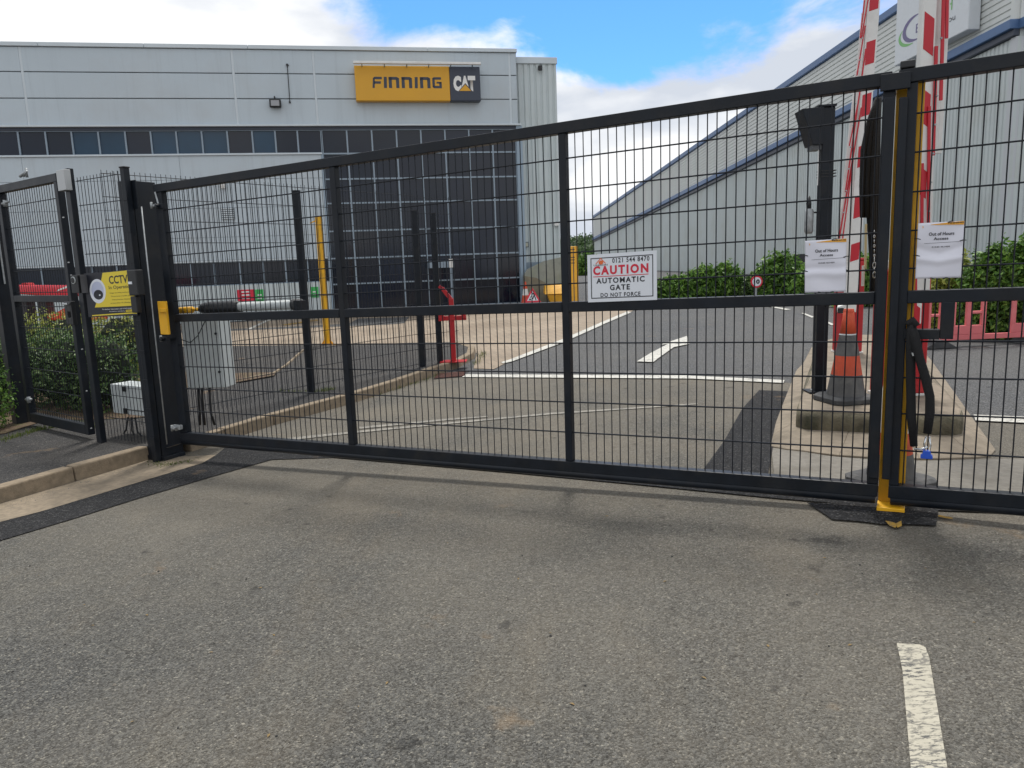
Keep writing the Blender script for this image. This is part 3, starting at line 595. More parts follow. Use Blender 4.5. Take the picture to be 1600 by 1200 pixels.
def notice(tl, tr, bl, label, folds):
    F, W, H = quadframe(tl, tr, bl, .016)
    t = thing('paper_notice', label, 'notice', F(W/2, 0), 'laminated paper notices on the gate')
    n = 26; mb = MB(); vs = []
    def d(a, b): return folds(a/W, b/H)
    for j in range(n+1):
        for i in range(n+1):
            a, b = W*i/n, H*j/n; vs.append(F(a, b, d(a, b)))
    fs = [(j*(n+1)+i, j*(n+1)+i+1, (j+1)*(n+1)+i+1, (j+1)*(n+1)+i) for j in range(n) for i in range(n)]
    mb.add(vs, fs); o = mb.build('sheet', PAPER, t, smooth=True); sdm = o.modifiers.new('thick', 'SOLIDIFY'); sdm.thickness = .0008; sdm.offset = -1
    e = .0032
    def bend(o):
        for v in o.data.vertices:
            p = v.co+ORG[t.name]-F.O; a, b = p.dot(F.r), p.dot(F.u); v.co += F.n*d(a, b)
    hd = MB(); hp_ = [(.10, .93), (.13, .955), (.5, .985), (.995, 1.0), (.995, .935), (.6, .95), (.2, .955)]
    hd.add([F(W*a, H*b, e) for a, b in ((.28, .958), (.5, .952), (.75, .944), (.995, .935), (.995, 1.0), (.75, .992), (.5, .978), (.28, .964))], [(0, 1, 6, 7), (1, 2, 5, 6), (2, 3, 4, 5)])
    hd.add([F(W*a, H*b, e) for a, b in ((.10, .95), (.13, .93), (.11, .90))], [(0, 2, 1)])
    bend(hd.build('header_band', mat('header_amber', (.80, .38, .03), .4), t))
    for s, a0, a1, b0, b1, bo in (('FINNING', .66, .985, .962, .988, .03), ('Out of Hours', .25, .80, .765, .825, .02), ('Access', .36, .68, .685, .735, .02), ('01543 461429', .33, .72, .55, .575, .02)):
        bend(text(s, F, W*a0, W*a1, H*b0, H*b1, e+.0006, INK, t, 'lettering', bo))
    rl = MB(); k = 10
    rl.add([F(W*(.16+.76*i/k), H*(.628+.012*i/k+dd), e) for i in range(k+1) for dd in (0, .005)], [(2*i, 2*i+2, 2*i+3, 2*i+1) for i in range(k)]); bend(rl.build('ruled_line', INK, t))
    for a, b in ((0, .72), (.0, .42), (1, .66), (1, .40), (.35, .0), (.68, .0), (.72, 1.0)):
        z = MB(); z.tube([F(W*a-.012 if a < .5 else W*a+.012, H*b, -.004), F(W*a, H*b+.002, .006), F(W*a+(.014 if a < .5 else -.014), H*b-.003, .003)], .0022, 6); z.build('cable_tie', BLK, t)
    return t
def fold1(x, y): return .006*math.exp(-((y-.36-.02*math.sin(x*6))/.07)**2)-.006*math.exp(-((y-.46)/.05)**2)*(1-x*.5)+.002*math.sin(x*5+y*7)+.004*x*(1-y)
def fold2(x, y): return .007*math.exp(-((y-.30-.12*abs(x-.5))/.05)**2)-.005*math.exp(-((y-.44-.25*(abs(x-.5)))/.06)**2)+.002*math.sin(x*4-y*6)+.006*abs(x-.48)*y
notice((1258, 376.5), (1323, 372.5), (1257.5, 457.5), 'paper notice reading Out of Hours Access, on the left leaf beside the meeting stiles', fold1)
notice((1434.5, 349), (1507, 345), (1430, 435.5), 'larger paper notice reading Out of Hours Access, on the right leaf', fold2)

# chain sleeve and padlock on the right leaf
lk = thing('chain_lock', 'black sleeved security chain hanging from the latch bar with a blue padlock', 'chain', GF(*gs(1440, 620), .06))
def q(px, py, c=.06): return GF(*gsc(px, py, c), c)
MB().tube([q(1424, 507), q(1423, 540), q(1423, 600), q(1424, 650), q(1428, 697)], [.019, .022, .021, .021, .017], 10).build('sleeve', FABRIC, lk, smooth=True)
MB().tube([q(1423, 506, .05), q(1430, 530, .08), q(1437, 560, .08), q(1446, 590, .08), q(1453, 620, .08), q(1453, 645, .08), q(1449, 677, .08)], [.018, .022, .020, .021, .020, .021, .018], 10).build('sleeve', FABRIC, lk, smooth=True)
MB().tube([q(1418, 508), q(1426, 501), q(1431, 510)], .02, 8).build('knot', FABRIC, lk, smooth=True)
sh = MB(); sh.tube([q(1428, 701), q(1440, 702), q(1449, 698)], .0055, 8); sh.tube([q(1447, 682), q(1444, 694), q(1446, 704), q(1452, 706), q(1454, 696), q(1452, 682)], .0045, 8); sh.build('shackle', STEEL, lk, smooth=True)
PF = Fr(q(1447.5, 716, .055), GF.r)
MB().prism([(-.026, 0), (.026, 0), (.026, .014), (.018, .022), (.016, .04), (-.016, .04), (-.018, .022), (-.026, .014)], PF, -.012, .016).build('padlock_body', BLUEP, lk, bevel=.003)
MB().tube([q(1425.5, 551, .085), q(1427, 556, .085)], .006, 6).build('rivet', STEEL, lk)

# ================================================================ MESH FENCES
def mesh_panel(A, B, z0, z1, t, spikes=True, tilt=0, r=.0026, individual=True):
    A = Vector(A); B = Vector(B); d = B-A; d.z = 0; L = d.length; d.normalize()
    zt = .03 if spikes else 0
    vm = MB(); vm.tube([(0, 0, 0), (0, 0, z1-z0+zt)], r, 5); vme = mesh_of(vm, 'vertical_wire', NAVYW)
    hm = MB(); hm.tube([(0, 0, 0), tuple(d*L)], r*1.35, 5); hme = mesh_of(hm, 'horizontal_wire', NAVYW)
    n = int(L/.05)
    for i in range(n+1): inst(vme, 'vertical_wire', t, (A.x+d.x*(i*.05+(L-n*.05)/2), A.y+d.y*(i*.05+(L-n*.05)/2), z0))
    k = int((z1-z0)/.2); nn = Vector((-d.y, d.x, 0))
    for i in range(k+1):
        inst(hme, 'horizontal_wire', t, (A.x-nn.x*.006, A.y-nn.y*.006, z1-i*.2))
def box_post(t, P, d, wd, dp, z0, z1, name='post', m=None):
    F = Fr(Vector((P[0], P[1], 0)), d); MB().fbox(F, -wd/2, wd/2, z0, z1, -dp/2, dp/2).build(name, m or NAVY, t, bevel=.004)
    MB().fbox(F, -wd/2-.003, wd/2+.003, z1, z1+.01, -dp/2-.003, dp/2+.003).build('cap', BLK, t)
PP = G(162, 691, .1); HL = G(30, 660, .1)
print('PP', PP, 'HL', HL, 'post', post.location)
zt_side = at(125, 283, PP.y).z
fs_ = thing('mesh_fence', 'narrow dark mesh panel between the pedestrian gate and the thick hinge post', 'fence', PP)
sideB = GF(pa0, 0, .10)
mesh_panel((PP.x+.05, PP.y, 0), (sideB.x, sideB.y, 0), .14, zt_side, fs_)
# fence running back along the footpath
F1 = G(487, 613, .1); F2 = G(660, 572, .1); F3 = G(688, 566, .1)
F0 = Vector((F1.x, F1.y, 0))+(Vector((F1.x, F1.y, 0))-Vector((F2.x, F2.y, 0))).normalized()*2.12
# start so that it projects behind the hinge post
ftop = at(465, 297, F1.y).z+.03
print('F0', F0, F1, F2, F3, 'ftop', ftop, at(645, 332, F2.y).z, 'sidetop', zt_side)
bf = thing('mesh_fence', 'dark mesh fence running back along the footpath beyond the gate', 'fence', F1)
for P, tp in ((F1, at(463, 299, F1.y).z), (F2, at(645, 330, F2.y).z), (F3, at(675, 334, F3.y).z)):
    box_post(bf, P, (1, 0, 0), .08, .06, gz(P.x)+.06, tp)
mesh_panel(F0, (F1.x, F1.y, 0), .16, ftop, bf); mesh_panel((F1.x, F1.y, 0), (F2.x, F2.y, 0), .2, ftop, bf); mesh_panel((F2.x, F2.y, 0), (F3.x+.25, F3.y+.25, 0), .24, ftop-.02, bf)

# ================================================================ PEDESTRIAN GATE
pd = Vector((PP.x-HL.x, PP.y-HL.y, 0)); PL_ = pd.length; pd.normalize(); PG = Fr(Vector((HL.x, HL.y, 0)), pd)
def pgp(px, py, c=0): return PG.px(px, py, c)
ztp = (pgp(110, 266)[1]+pgp(20, 287)[1])/2; zmp = (pgp(40, 464)[1]+pgp(110, 459)[1])/2; zbp = pgp(60, 660)[1]
print('ped', PL_, pgp(110, 266), pgp(20, 287), pgp(40, 464), pgp(110, 459), pgp(60, 660), pgp(140, 664))
pg = thing('pedestrian_gate', 'dark mesh pedestrian gate with a silver closer at its top corner', 'gate', PG(.1, .1))
st0 = pgp(22, 465)[0]; st1 = pgp(112, 465)[0]
MB().fbox(PG, st0, st0+.07, zbp, ztp-.07, -.03, .03).build('stile', NAVY, pg, bevel=.004)
MB().fbox(PG, st1, st1+.06, zbp, ztp-.07, -.03, .03).build('stile', NAVY, pg, bevel=.004)
MB().fbox(PG, st0, st1+.06, ztp-.07, ztp, -.03, .03).build('top_rail', NAVY, pg, bevel=.004)
MB().fbox(PG, st0+.07, st1, zmp-.06, zmp, -.03, .03).build('middle_rail', NAVY, pg, bevel=.004)
MB().fbox(PG, st0+.07, st1, zbp, zbp+.09, -.03, .03).build('bottom_rail', NAVY, pg, bevel=.004)
vm = MB(); vm.tube([(0, 0, 0), (0, 0, ztp-zbp-.1)], .0028, 5); vme = mesh_of(vm, 'vertical_wire', NAVYW)
nn_ = int((st1-st0-.07)/.05)
for i in range(nn_): inst(vme, 'vertical_wire', pg, PG(st0+.095+i*.05, zbp+.05, -.004))
hm = MB(); hm.tube([(0, 0, 0), tuple(PG.r*(st1-st0-.06))], .004, 5); hme = mesh_of(hm, 'horizontal_wire', NAVYW)
for z in [ztp-.07-.13-.2*i for i in range(5)]+[zmp-.1-.2*i for i in range(6)]:
    if z > zbp+.1: inst(hme, 'horizontal_wire', pg, PG(st0+.065, z, .004))
a, b = pgp(91, 299, .085); a2, b2 = pgp(99, 264, .085)
MB().fbox(PG, a, a2, b, b2, .032, .085).build('closer_box', mat('closer_silver', (.42, .43, .43), .4, .5), pg, bevel=.004)
a, b = pgp(45, 275); cl = MB(); cl.tube([PG(a-.1, b+.005, .03), PG(a+.04, b+.03, .03)], .014, 8); cl.tube([PG(a+.06, b-.02, .04), PG(a+.06, b+.06, .04)], .012, 8); cl.tube([PG(a+.02, b-.01, .05), PG(a+.10, b+.03, .05)], .008, 6); cl.build('closer_arm', GALV, pg, smooth=True)
for px, py in ((14, 318), (50, 624)):
    a, b = pgp(px, py); k = MB(); k.tube([PG(a-.06, b, .03), PG(a+.06, b+.01, .03)], .013, 8); k.tube([PG(a, b-.03, .03), PG(a, b+.03, .03)], .018, 8); k.build('hinge', GALV, pg, smooth=True)
# lock case and handle
a, b = pgp(104, 507, .07); a2, b2 = pgp(127, 471, .07)
lc = MB(); lc.fbox(PG, a, a+.045, b, b2, .032, .07); lc.fbox(PG, a+.105, a+.13, b, b2, .032, .07); lc.fbox(PG, a+.045, a+.105, b, b+.06, .032, .07); lc.fbox(PG, a+.045, a+.105, b2-.09, b2, .032, .07); lc.build('lock_case', BLK, pg, bevel=.004)
MB().fbox(PG, a+.03, a+.12, b2-.03, b2-.012, .072, .10).build('handle', STEEL, pg, bevel=.003)
# posts of the pedestrian gate
p1 = thing('gate_post', 'dark post between the pedestrian gate and the narrow mesh panel', 'post', PP, 'gate posts')
a = pgp(136, 525)[0]; zpt = pgp(115, 262)[1]
MB().fbox(PG, a, a+.085, .05, zpt, -.02, .03).build('post', NAVY, p1, bevel=.005)
for py_, px_ in ((430, 118), (545, 135), (610, 142), (668, 149), (340, 106), (410, 114)):
    aa, bb = pgp(px_, py_); MB().tube([PG(aa, bb, .03), PG(aa, bb, .042)], .006, 6).build('bolt', GALV, p1)
p2 = thing('gate_post', 'dark post at the far left edge carrying the pedestrian gate', 'post', HL, 'gate posts')
a = pgp(10, 465)[0]; MB().fbox(PG, a-.13, a-.01, .05, ztp+.02, -.06, .06).build('post', NAVY, p2, bevel=.005)
MB().tube([PG(a+.012, 1.5, .0), PG(a+.012, 2.25, .0)], .008, 6).build('conduit', GALV, p2)
lf = thing('mesh_fence', 'dark mesh fence panel running off the left edge beyond the edge bush', 'fence', HL)
lA = PG(a-.13, 0); lB = PG(a-2.6, 0); mesh_panel((lB.x, lB.y, 0), (lA.x, lA.y, 0), .14, ztp-.03, lf)

# CCTV sign
def sframe(tl, tr, bl, n_out=.0):
    # plane of the side panel
    A = Vector((PP.x, PP.y, 0)); d = Vector((sideB.x-PP.x, sideB.y-PP.y, 0)).normalized(); SF = Fr(A, d)
    def P(px, py, c=n_out): a, b = SF.px(px, py, c); return SF(a, b, c)
    O = P(*bl); return SF, Fr(O, P(*tr)-P(*tl), P(*tl)-P(*bl)), (P(*tr)-P(*tl)).length, (P(*tl)-P(*bl)).length
SF, F, W, H = sframe((131, 427.5), (206, 421), (138.5, 495.5), .075)
cs = thing('cctv_sign', 'yellow and black CCTV In Operation sign with a dome camera picture', 'sign', F(W/2, 0))
MB().fbox(F, 0, W*1.02, 0, H, -.004, 0).build('board', INK, cs)
P_ = lambda *pp: [(a*W, b*H) for a, b in pp]
fan(F, 'yellow_field', SIGNY, cs, [P_((.40, .98), (1.0, .99), (1.0, .215), (.16, .215), (.28, .52)), P_((.08, .02), (1.0, .045), (1.0, .075), (.08, .045)), P_((.985, .04), (1.015, .04), (1.015, .25), (.985, .25))], .0006)
fan(F, 'camera_picture', SIGNW, cs, [[(a*W, b*H) for a, b in disc(None, .26, .58, .17, .275, 28)]], .0012)
fan(F, 'camera_picture', mat('lilac_print', (.50, .54, .70), .4), cs, [[(a*W, b*H) for a, b in disc(None, .26, .60, .13, .20, 24)]], .0018)
fan(F, 'camera_picture', INK, cs, [[(a*W, b*H) for a, b in disc(None, .27, .50, .10, .11, 20)]], .0024)
fan(F, 'camera_picture', SIGNW, cs, [[(a*W, b*H) for a, b in disc(None, .30, .49, .018, .02, 8)]], .003)
fan(F, 'black_band', INK, cs, [P_((.02, .06), (.97, .07), (.97, .20), (.02, .20))], .0009)
text('CCTV', F, W*.52, W*.90, H*.72, H*.90, .0012, INK, cs, 'lettering', .02)
text('In Operation', F, W*.50, W*.97, H*.585, H*.68, .0012, INK, cs, 'lettering', .01)
for i, s in enumerate(('Images are being monitored for', 'The purpose of public safety,', 'crime prevention, detection and', 'prosecution of offenders.')):
    text(s, F, W*(.51+.015*(i % 3)), W*(.97-.03*(i == 3)), H*(.50-.075*i), H*(.535-.075*i), .0012, INK, cs, 'lettering')
text('For further information call: 01543 416600', F, W*.32, W*.95, H*.15, H*.178, .0016, STONE_W, cs, 'lettering', .01)
text('This scheme is controlled by', F, W*.46, W*.78, H*.095, H*.12, .0016, STONE_W, cs, 'lettering', .01)
fan(F, 'logo_patch', SIGNY, cs, [P_((.80, .085), (.93, .09), (.93, .135), (.80, .13))], .0014)
text('FINNING', F, W*.81, W*.92, H*.10, H*.12, .002, INK, cs, 'lettering', .01)
def sbox(tl, br, c0, c1, m, t, name, bev=.004):
    a0, b1 = SF.px(*tl, c1); a1, b0 = SF.px(*br, c1); return MB().fbox(SF, a0, a1, b0, b1, c0, c1).build(name, m, t, bevel=bev)
ic = thing('intercom', 'small black intercom unit with a round lens left of the CCTV sign', 'intercom', SF(*SF.px(120, 450, .1), .1))
sbox((109, 430), (124, 458), .06, .13, BLK, ic, 'case')
a, b = SF.px(114.5, 438, .132); MB().tube([SF(a, b, .13), SF(a, b, .136)], .030, 20).build('lens_ring', BOXG, ic); MB().tube([SF(a, b, .136), SF(a, b, .139)], .024, 20).build('lens', BLK, ic)
sbox((124.5, 430), (128, 458), .075, .131, mat('grey_cover', (.11, .11, .115), .35), ic, 'side_cover')
kr = thing('card_reader', 'black card reader box overlapping the right edge of the CCTV sign', 'card reader', SF(*SF.px(210, 460, .1), .1))
sbox((197, 422), (216, 462), .085, .15, BLK, kr, 'case', .008); sbox((203, 463), (215, 489), .09, .13, BLK, kr, 'lower_box', .006)
sbox((200, 440), (206, 444), .15, .153, SIGNW, kr, 'label_strip', 0)
# small grey cabinet behind the narrow panel
sc = thing('control_box', 'small light grey box with two dark straps behind the narrow mesh panel', 'cabinet', SF(*SF.px(200, 650, -.25), -.25))
sbox((172, 600), (229, 651), -.42, -.22, BOXG, sc, 'case')
sbox((193, 606), (229, 609), -.22, -.214, BLK, sc, 'strap', 0); sbox((193, 640), (229, 643), -.22, -.214, BLK, sc, 'strap', 0); sbox((190, 604), (195, 612), -.22, -.205, BLK, sc, 'hinge', 0); sbox((192, 638), (197, 647), -.22, -.205, BLK, sc, 'hinge', 0)
for xs in (((200, 652), (197, 672), (188, 684), (178, 690)), ((206, 652), (206, 672), (214, 688), (228, 693)), ((211, 652), (215, 675), (225, 684), (240, 680))):
    MB().tube([SF(*SF.px(x, y, -.3), -.3) for x, y in xs], .008, 6).build('cable', BLK, sc, smooth=True)
# big grey cabinet behind left leaf
CB = Fr(GF(0, 0, -.35), (Vector((1, -.12, 0))))
gcab = thing('control_cabinet', 'large light grey control cabinet behind the left gate leaf', 'cabinet', CB(*CB.px(318, 606), 0))
a0, b1 = CB.px(282, 501); a1, b0 = CB.px(352, 606)
MB().fbox(CB, a0, a1, b0, b1, -.2, -.012).build('case', BOXG, gcab, bevel=.005)
MB().fbox(CB, a0+.006, a1-.006, b0+.006, b1-.006, -.008, .004).build('door', BOXG, gcab, bevel=.003)
for f in (.80, .24): MB().tube([CB(a1-.035, b0+(b1-b0)*f, .004), CB(a1-.035, b0+(b1-b0)*f, .014)], .011, 10).build('door_lock', BLK, gcab)
MB().tube([CB(*CB.px(285, 530), .02), CB(*CB.px(300, 535), .03), CB(*CB.px(312, 524), .03), CB(*CB.px(323, 500), .02)], .004, 6).build('cable', BLK, gcab)
for x in (300, 306, 318): MB().tube([CB(*CB.px(x, 604), -.1), CB(*CB.px(x+1, 628), -.1), CB(*CB.px(x+3, 650), -.1), CB(*CB.px(x+5+(x-306)*.3, 668), -.1)], .011, 6).build('conduit', BLK, gcab, smooth=True)

# ================================================================ TRAFFIC ISLAND
def isl(px, py, dz=0): return G(px, py, dz)
isle = sheet('traffic_island', PX([(1213, 690), (1250, 580), (1268, 545), (1300, 532), (1410, 532), (1440, 552), (1540, 690)]), .02, CONC2)
PH = .185
ring_out = PX([(1204, 700), (1212, 662), (1228, 620), (1244, 580), (1262, 562), (1277, 540), (1300, 528), (1360, 523), (1418, 526), (1452, 560), (1495, 620), (1530, 670), (1556, 706), (1546, 716), (1460, 719), (1380, 718), (1300, 713), (1222, 703)])
plat = PX([(1252, 683), (1244, 668), (1262, 560), (1268, 548), (1300, 536), (1360, 532), (1412, 536), (1440, 566), (1505, 655), (1500, 672), (1480, 684), (1360, 690)], 0)
# platform top outline given by pixels of its top edge
ptop = PX([(1258, 643), (1246, 639), (1247, 630), (1262, 590), (1274, 545), (1300, 528), (1400, 528), (1426, 545), (1462, 590), (1500, 634), (1507, 646), (1496, 651), (1380, 648)], PH)
def lerp(a, b, t): return a+(b-a)*t
# kerb-like sloping apron stones round the platform
def ring_pt(R_, f):
    n = len(R_); x = f*n; i = int(x) % n; t = x-int(x); return lerp(R_[i], R_[(i+1) % n], t)
cen = Vector((sum(p.x for p in ptop)/len(ptop), sum(p.y for p in ptop)/len(ptop), 0))
def hit_ring(R_, ang):
    d = Vector((math.cos(ang), math.sin(ang), 0)); best = None
    for i in range(len(R_)):
        a = Vector((R_[i].x, R_[i].y, 0))-cen; b = Vector((R_[(i+1) % len(R_)].x, R_[(i+1) % len(R_)].y, 0))-cen
        e = b-a; den = d.x*e.y-d.y*e.x
        if abs(den) < 1e-9: continue
        t = (a.x*e.y-a.y*e.x)/den; s = (a.x*d.y-a.y*d.x)/den
        if t > 0 and -1e-6 <= s <= 1+1e-6 and (best is None or t < best): best = t
    return cen+d*best
ap = [hit_ring(ring_out, 2*math.pi*i/120) for i in range(120)]
inn = [hit_ring(ptop, 2*math.pi*i/120) for i in range(120)]
def z_at(p, dz): return Vector((p.x, p.y, gz(p.x)+dz))
cuts = [0, 6, 12, 18, 24, 29, 33, 37, 43, 50, 57, 64, 70, 75, 80, 84, 87, 90, 93, 96, 99, 103, 108, 114, 120]
for c0, c1 in zip(cuts[:-1], cuts[1:]):
    mb = MB(); vs = []; n = c1-c0
    for k in range(n+1):
        i0 = (c0+k) % 120; o = ap[i0]; i_ = lerp(ap[i0], inn[i0], .96)
        f = .01 if k == 0 else (-.01 if k == n else 0)
        vs += [z_at(o, -.03), z_at(o, .012), z_at(lerp(o, i_, .12), .022), z_at(i_, .06), z_at(i_, -.03)]
    fs = []
    for k in range(n):
        for j in range(4): fs.append((5*k+j, 5*k+5+j, 5*k+6+j, 5*k+1+j))
    fs += [(0, 1, 2, 3, 4), tuple(5*n+j for j in (4, 3, 2, 1, 0))]
    mb.add(vs, fs).build('apron_stone', CONC2, isle, bevel=.005)
MOSS = mat('mossy_concrete', (.12, .105, .07), .95, var=.45, vscale=11, bump=.7, bscale=60, dirt=(.035, .038, .022), dirt_amt=.95, dscale=6)
mb = MB(); n = 120; prof = [(1.012, .0), (1.022, .09), (1.016, .145), (.997, .175), (.972, .184)]
vs = []
for i in range(n):
    v = inn[i]
    for s, z in prof:
        p = cen+(Vector((v.x, v.y, 0))-cen)*1; dirv = (Vector((v.x, v.y, 0))-cen).normalized(); p = p+dirv*(s-1)*1.2; vs.append(z_at(p, z))
fs = [(5*i+j, 5*((i+1) % n)+j, 5*((i+1) % n)+j+1, 5*i+j+1) for i in range(n) for j in range(4)]
mb.add(vs, fs); mb.build('platform_edge', MOSS, isle, smooth=True)
# top of the platform as paving slabs
tin = [cen+(Vector((v.x, v.y, 0))-cen)-(Vector((v.x, v.y, 0))-cen).normalized()*.02 for v in inn]
tb_ = drape([(p.x, p.y) for p in tin], PH-.002)
me = bpy.data.meshes.new('platform_top'); tb_.to_mesh(me); tb_.free(); me.materials.append(CONC2); o = bpy.data.objects.new('platform_top', me); C.objects.link(o); o.parent = isle; ORG[o.name] = Vector()
PZ = GMAX+PH
def onp(px, py): return G(px, py, PH)
def cone(base, hgt, rb, rt, bands, label, sq, square=True, group='traffic cones', yaw=.2):
    t = thing('traffic_cone', label, 'cone', base, group); x, y_, z = base
    F = Fr(base, (math.cos(yaw), math.sin(yaw), 0)); b = MB()
    P = [(-sq, -sq), (sq, -sq), (sq, sq), (-sq, sq)]
    FT = Fr(base, F.r, F.n*-1)
    oc = []
    for sx, sy in ((-1, -1), (1, -1), (1, 1), (-1, 1)):
        oc += [(sx*sq, sy*sq*.72), (sx*sq*.72, sy*sq)] if sx*sy > 0 else [(sx*sq*.72, sy*sq), (sx*sq, sy*sq*.72)]
    vs = [F(a, .002, c) for a, c in oc]+[F(a, .035, c) for a, c in oc]+[F(a*.86, .05, c*.86) for a, c in oc]
    fs = [tuple(range(8)), tuple(range(16, 24))]+[(i, (i+1) % 8, 8+(i+1) % 8, 8+i) for i in range(8)]+[(8+i, 8+(i+1) % 8, 16+(i+1) % 8, 16+i) for i in range(8)]
    b.add(vs, fs).build('base', CONER, t, bevel=.004)
    z0 = .05
    for f0, f1, mm in bands:
        r0_ = lerp(rb, rt, f0); r1_ = lerp(rb, rt, f1)
        MB().tube([base+Vector((0, 0, z0+(hgt-z0)*f0)), base+Vector((0, 0, z0+(hgt-z0)*f1))], [r0_+.001*(mm is not ORANGE), r1_+.001*(mm is not ORANGE)], 28).build('sleeve' if mm is not ORANGE else 'body', mm, t, smooth=False)
    return t
cb_ = onp(1321, 626)
c1 = cone(cb_, .50, .135, .058, [(0, .34, CONEG), (.34, .66, ORANGE), (.66, 1.0, CONEG)], 'two stacked orange and grey traffic cones on the front of the island', .185)
MB().tube([cb_+Vector((0, 0, .50)), cb_+Vector((0, 0, .512))], [.062, .056], 24).build('rim', BOXG, c1)
MB().tube([cb_+Vector((0, 0, .505)), cb_+Vector((0, 0, .60)), cb_+Vector((0, 0, .685))], [.058, .046, .036], 24).build('upper_cone', ORANGE, c1, smooth=True)
MB().tube([cb_+Vector((0, 0, .67)), cb_+Vector((0, 0, .69))], [.040, .034], 20).build('upper_rim', ORANGE, c1)
c2b = G(1402, 762)+Vector((0, .08, 0))
cone(c2b, .72, .125, .035, [(0, .20, CONEG), (.20, .38, ORANGE), (.38, .78, WHITE), (.78, 1.0, ORANGE)], 'orange and white traffic cone on the ground just behind the yellow stop post', .19, yaw=.45)

# reader post on the island
rp = onp(1279, 612); rt_ = thing('reader_post', 'tall black card reader post with a flared hood on the island', 'post', rp)
F = Fr(rp, (1, -.05, 0)); hh = at(1292, 168, rp.y).z-rp.z
MB().fbox(F, -.045, .045, 0, hh-.004, -.045, .045).build('post', NAVY, rt_, bevel=.004)
MB().fbox(F, -.10, .075, 0, .012, -.09, .09).build('base_plate', NAVY, rt_)
for sx in (-.085, .06): MB().tube([F(sx, .012, .07), F(sx, .035, .07)], .011, 6).build('anchor_bolt', GALV, rt_)
k = F.px(1250, 171); k2 = F.px(1266, 228); k3 = F.px(1281, 226)
MB().prism([(k[0], hh-.01), (k2[0], k2[1]), (-.0455, k2[1]), (-.0455, hh-.002)], F, -.13, .06).build('hood', NAVY, rt_, bevel=.003)
MB().prism([(k[0]+.12, hh), (k[0]+.12, hh+.012), (.05, hh+.016), (.05, hh)], F, -.13, .06).build('hood_lid', NAVY, rt_)
MB().fbox(F, k2[0]+.004, -.05, k2[1]-.035, k2[1], -.08, .04).build('reader', mat('reader_grey', (.08, .085, .09), .4), rt_)
a, b = F.px(1281, 230); a2, b2 = F.px(1280, 290); MB().tube([F(-.062, b, .03), F(-.062, b2, .03)], .009, 8).build('white_pipe', WHITE, rt_)
for i in range(3): MB().fbox(F, -.05, .066, b2+.18+i*.022-.12, b2+.186+i*.022-.12, -.05, .05).build('strap', BLK, rt_)
a, b = F.px(1270, 365); a2, b2 = F.px(1270, 326); lt = MB(); lt.tube([F(-.115, b, 0), F(-.115, b+.02, 0), F(-.115, b2-.02, 0), F(-.115, b2, 0)], [.024, .034, .034, .026], 14); lt.build('side_lamp', GALV, rt_, smooth=True)
MB().tube([F(-.115, b2, 0), F(-.12, b2+.04, 0), F(-.115, b2+.10, 0)], [.014, .02, .004], 10).build('side_lamp_top', BLK, rt_, smooth=True)
MB().bar(F(-.115, b2-.03, .0), F(-.04, b2-.03, 0), .012).build('lamp_bracket', BLK, rt_)

# barriers
def barrier(base, wd, dp, ht, label, arm_base, lean, length, aw, marks, slats, yaw=0, side=-1, fan_=1):
    t = thing('barrier', label, 'barrier', base, 'raised road barriers on the island')
    F = Fr(base, (math.cos(yaw), math.sin(yaw), 0))
    MB().fbox(F, -wd/2-.01, wd/2+.01, 0, .015, -dp/2-.01, dp/2+.01).build('plinth', WHITE, t)
    MB().fbox(F, -wd/2, wd/2, .015, ht, -dp/2, dp/2).build('cabinet', RED, t, bevel=.012)
    MB().fbox(F, -wd/2+.03, wd/2-.03, .08, ht-.10, dp/2, dp/2+.006).build('door', RED, t, bevel=.003)
    MB().fbox(F, -wd/2-.004, wd/2+.004, ht, ht+.03, -dp/2-.004, dp/2+.004).build('cabinet_top', RED, t, bevel=.01)
    aF = Fr(arm_base, F.r*math.cos(lean)-Vector((0, 0, math.sin(lean))), F.r*math.sin(lean)+Vector((0, 0, math.cos(lean))))
    MB().fbox(aF, -aw/2, aw/2, -.12, length, -.03, .03).build('arm', WHITE, t, bevel=.005)
    for z0, z1, sk in marks:
        MB().prism([(-aw*.36, z0), (aw*.36, z0+sk), (aw*.36, z1+sk), (-aw*.36, z1)], aF, .030, .0325).build('red_reflector', REDB, t)
    for (a, z0, z1, da, wr, mm) in slats:
        MB().bar(aF(a, z0, -.02), aF(a+da, z1, -.02), .02, wr, up=aF.r).build('skirt_slat', mm, t, bevel=.003)
    return t, F, aF
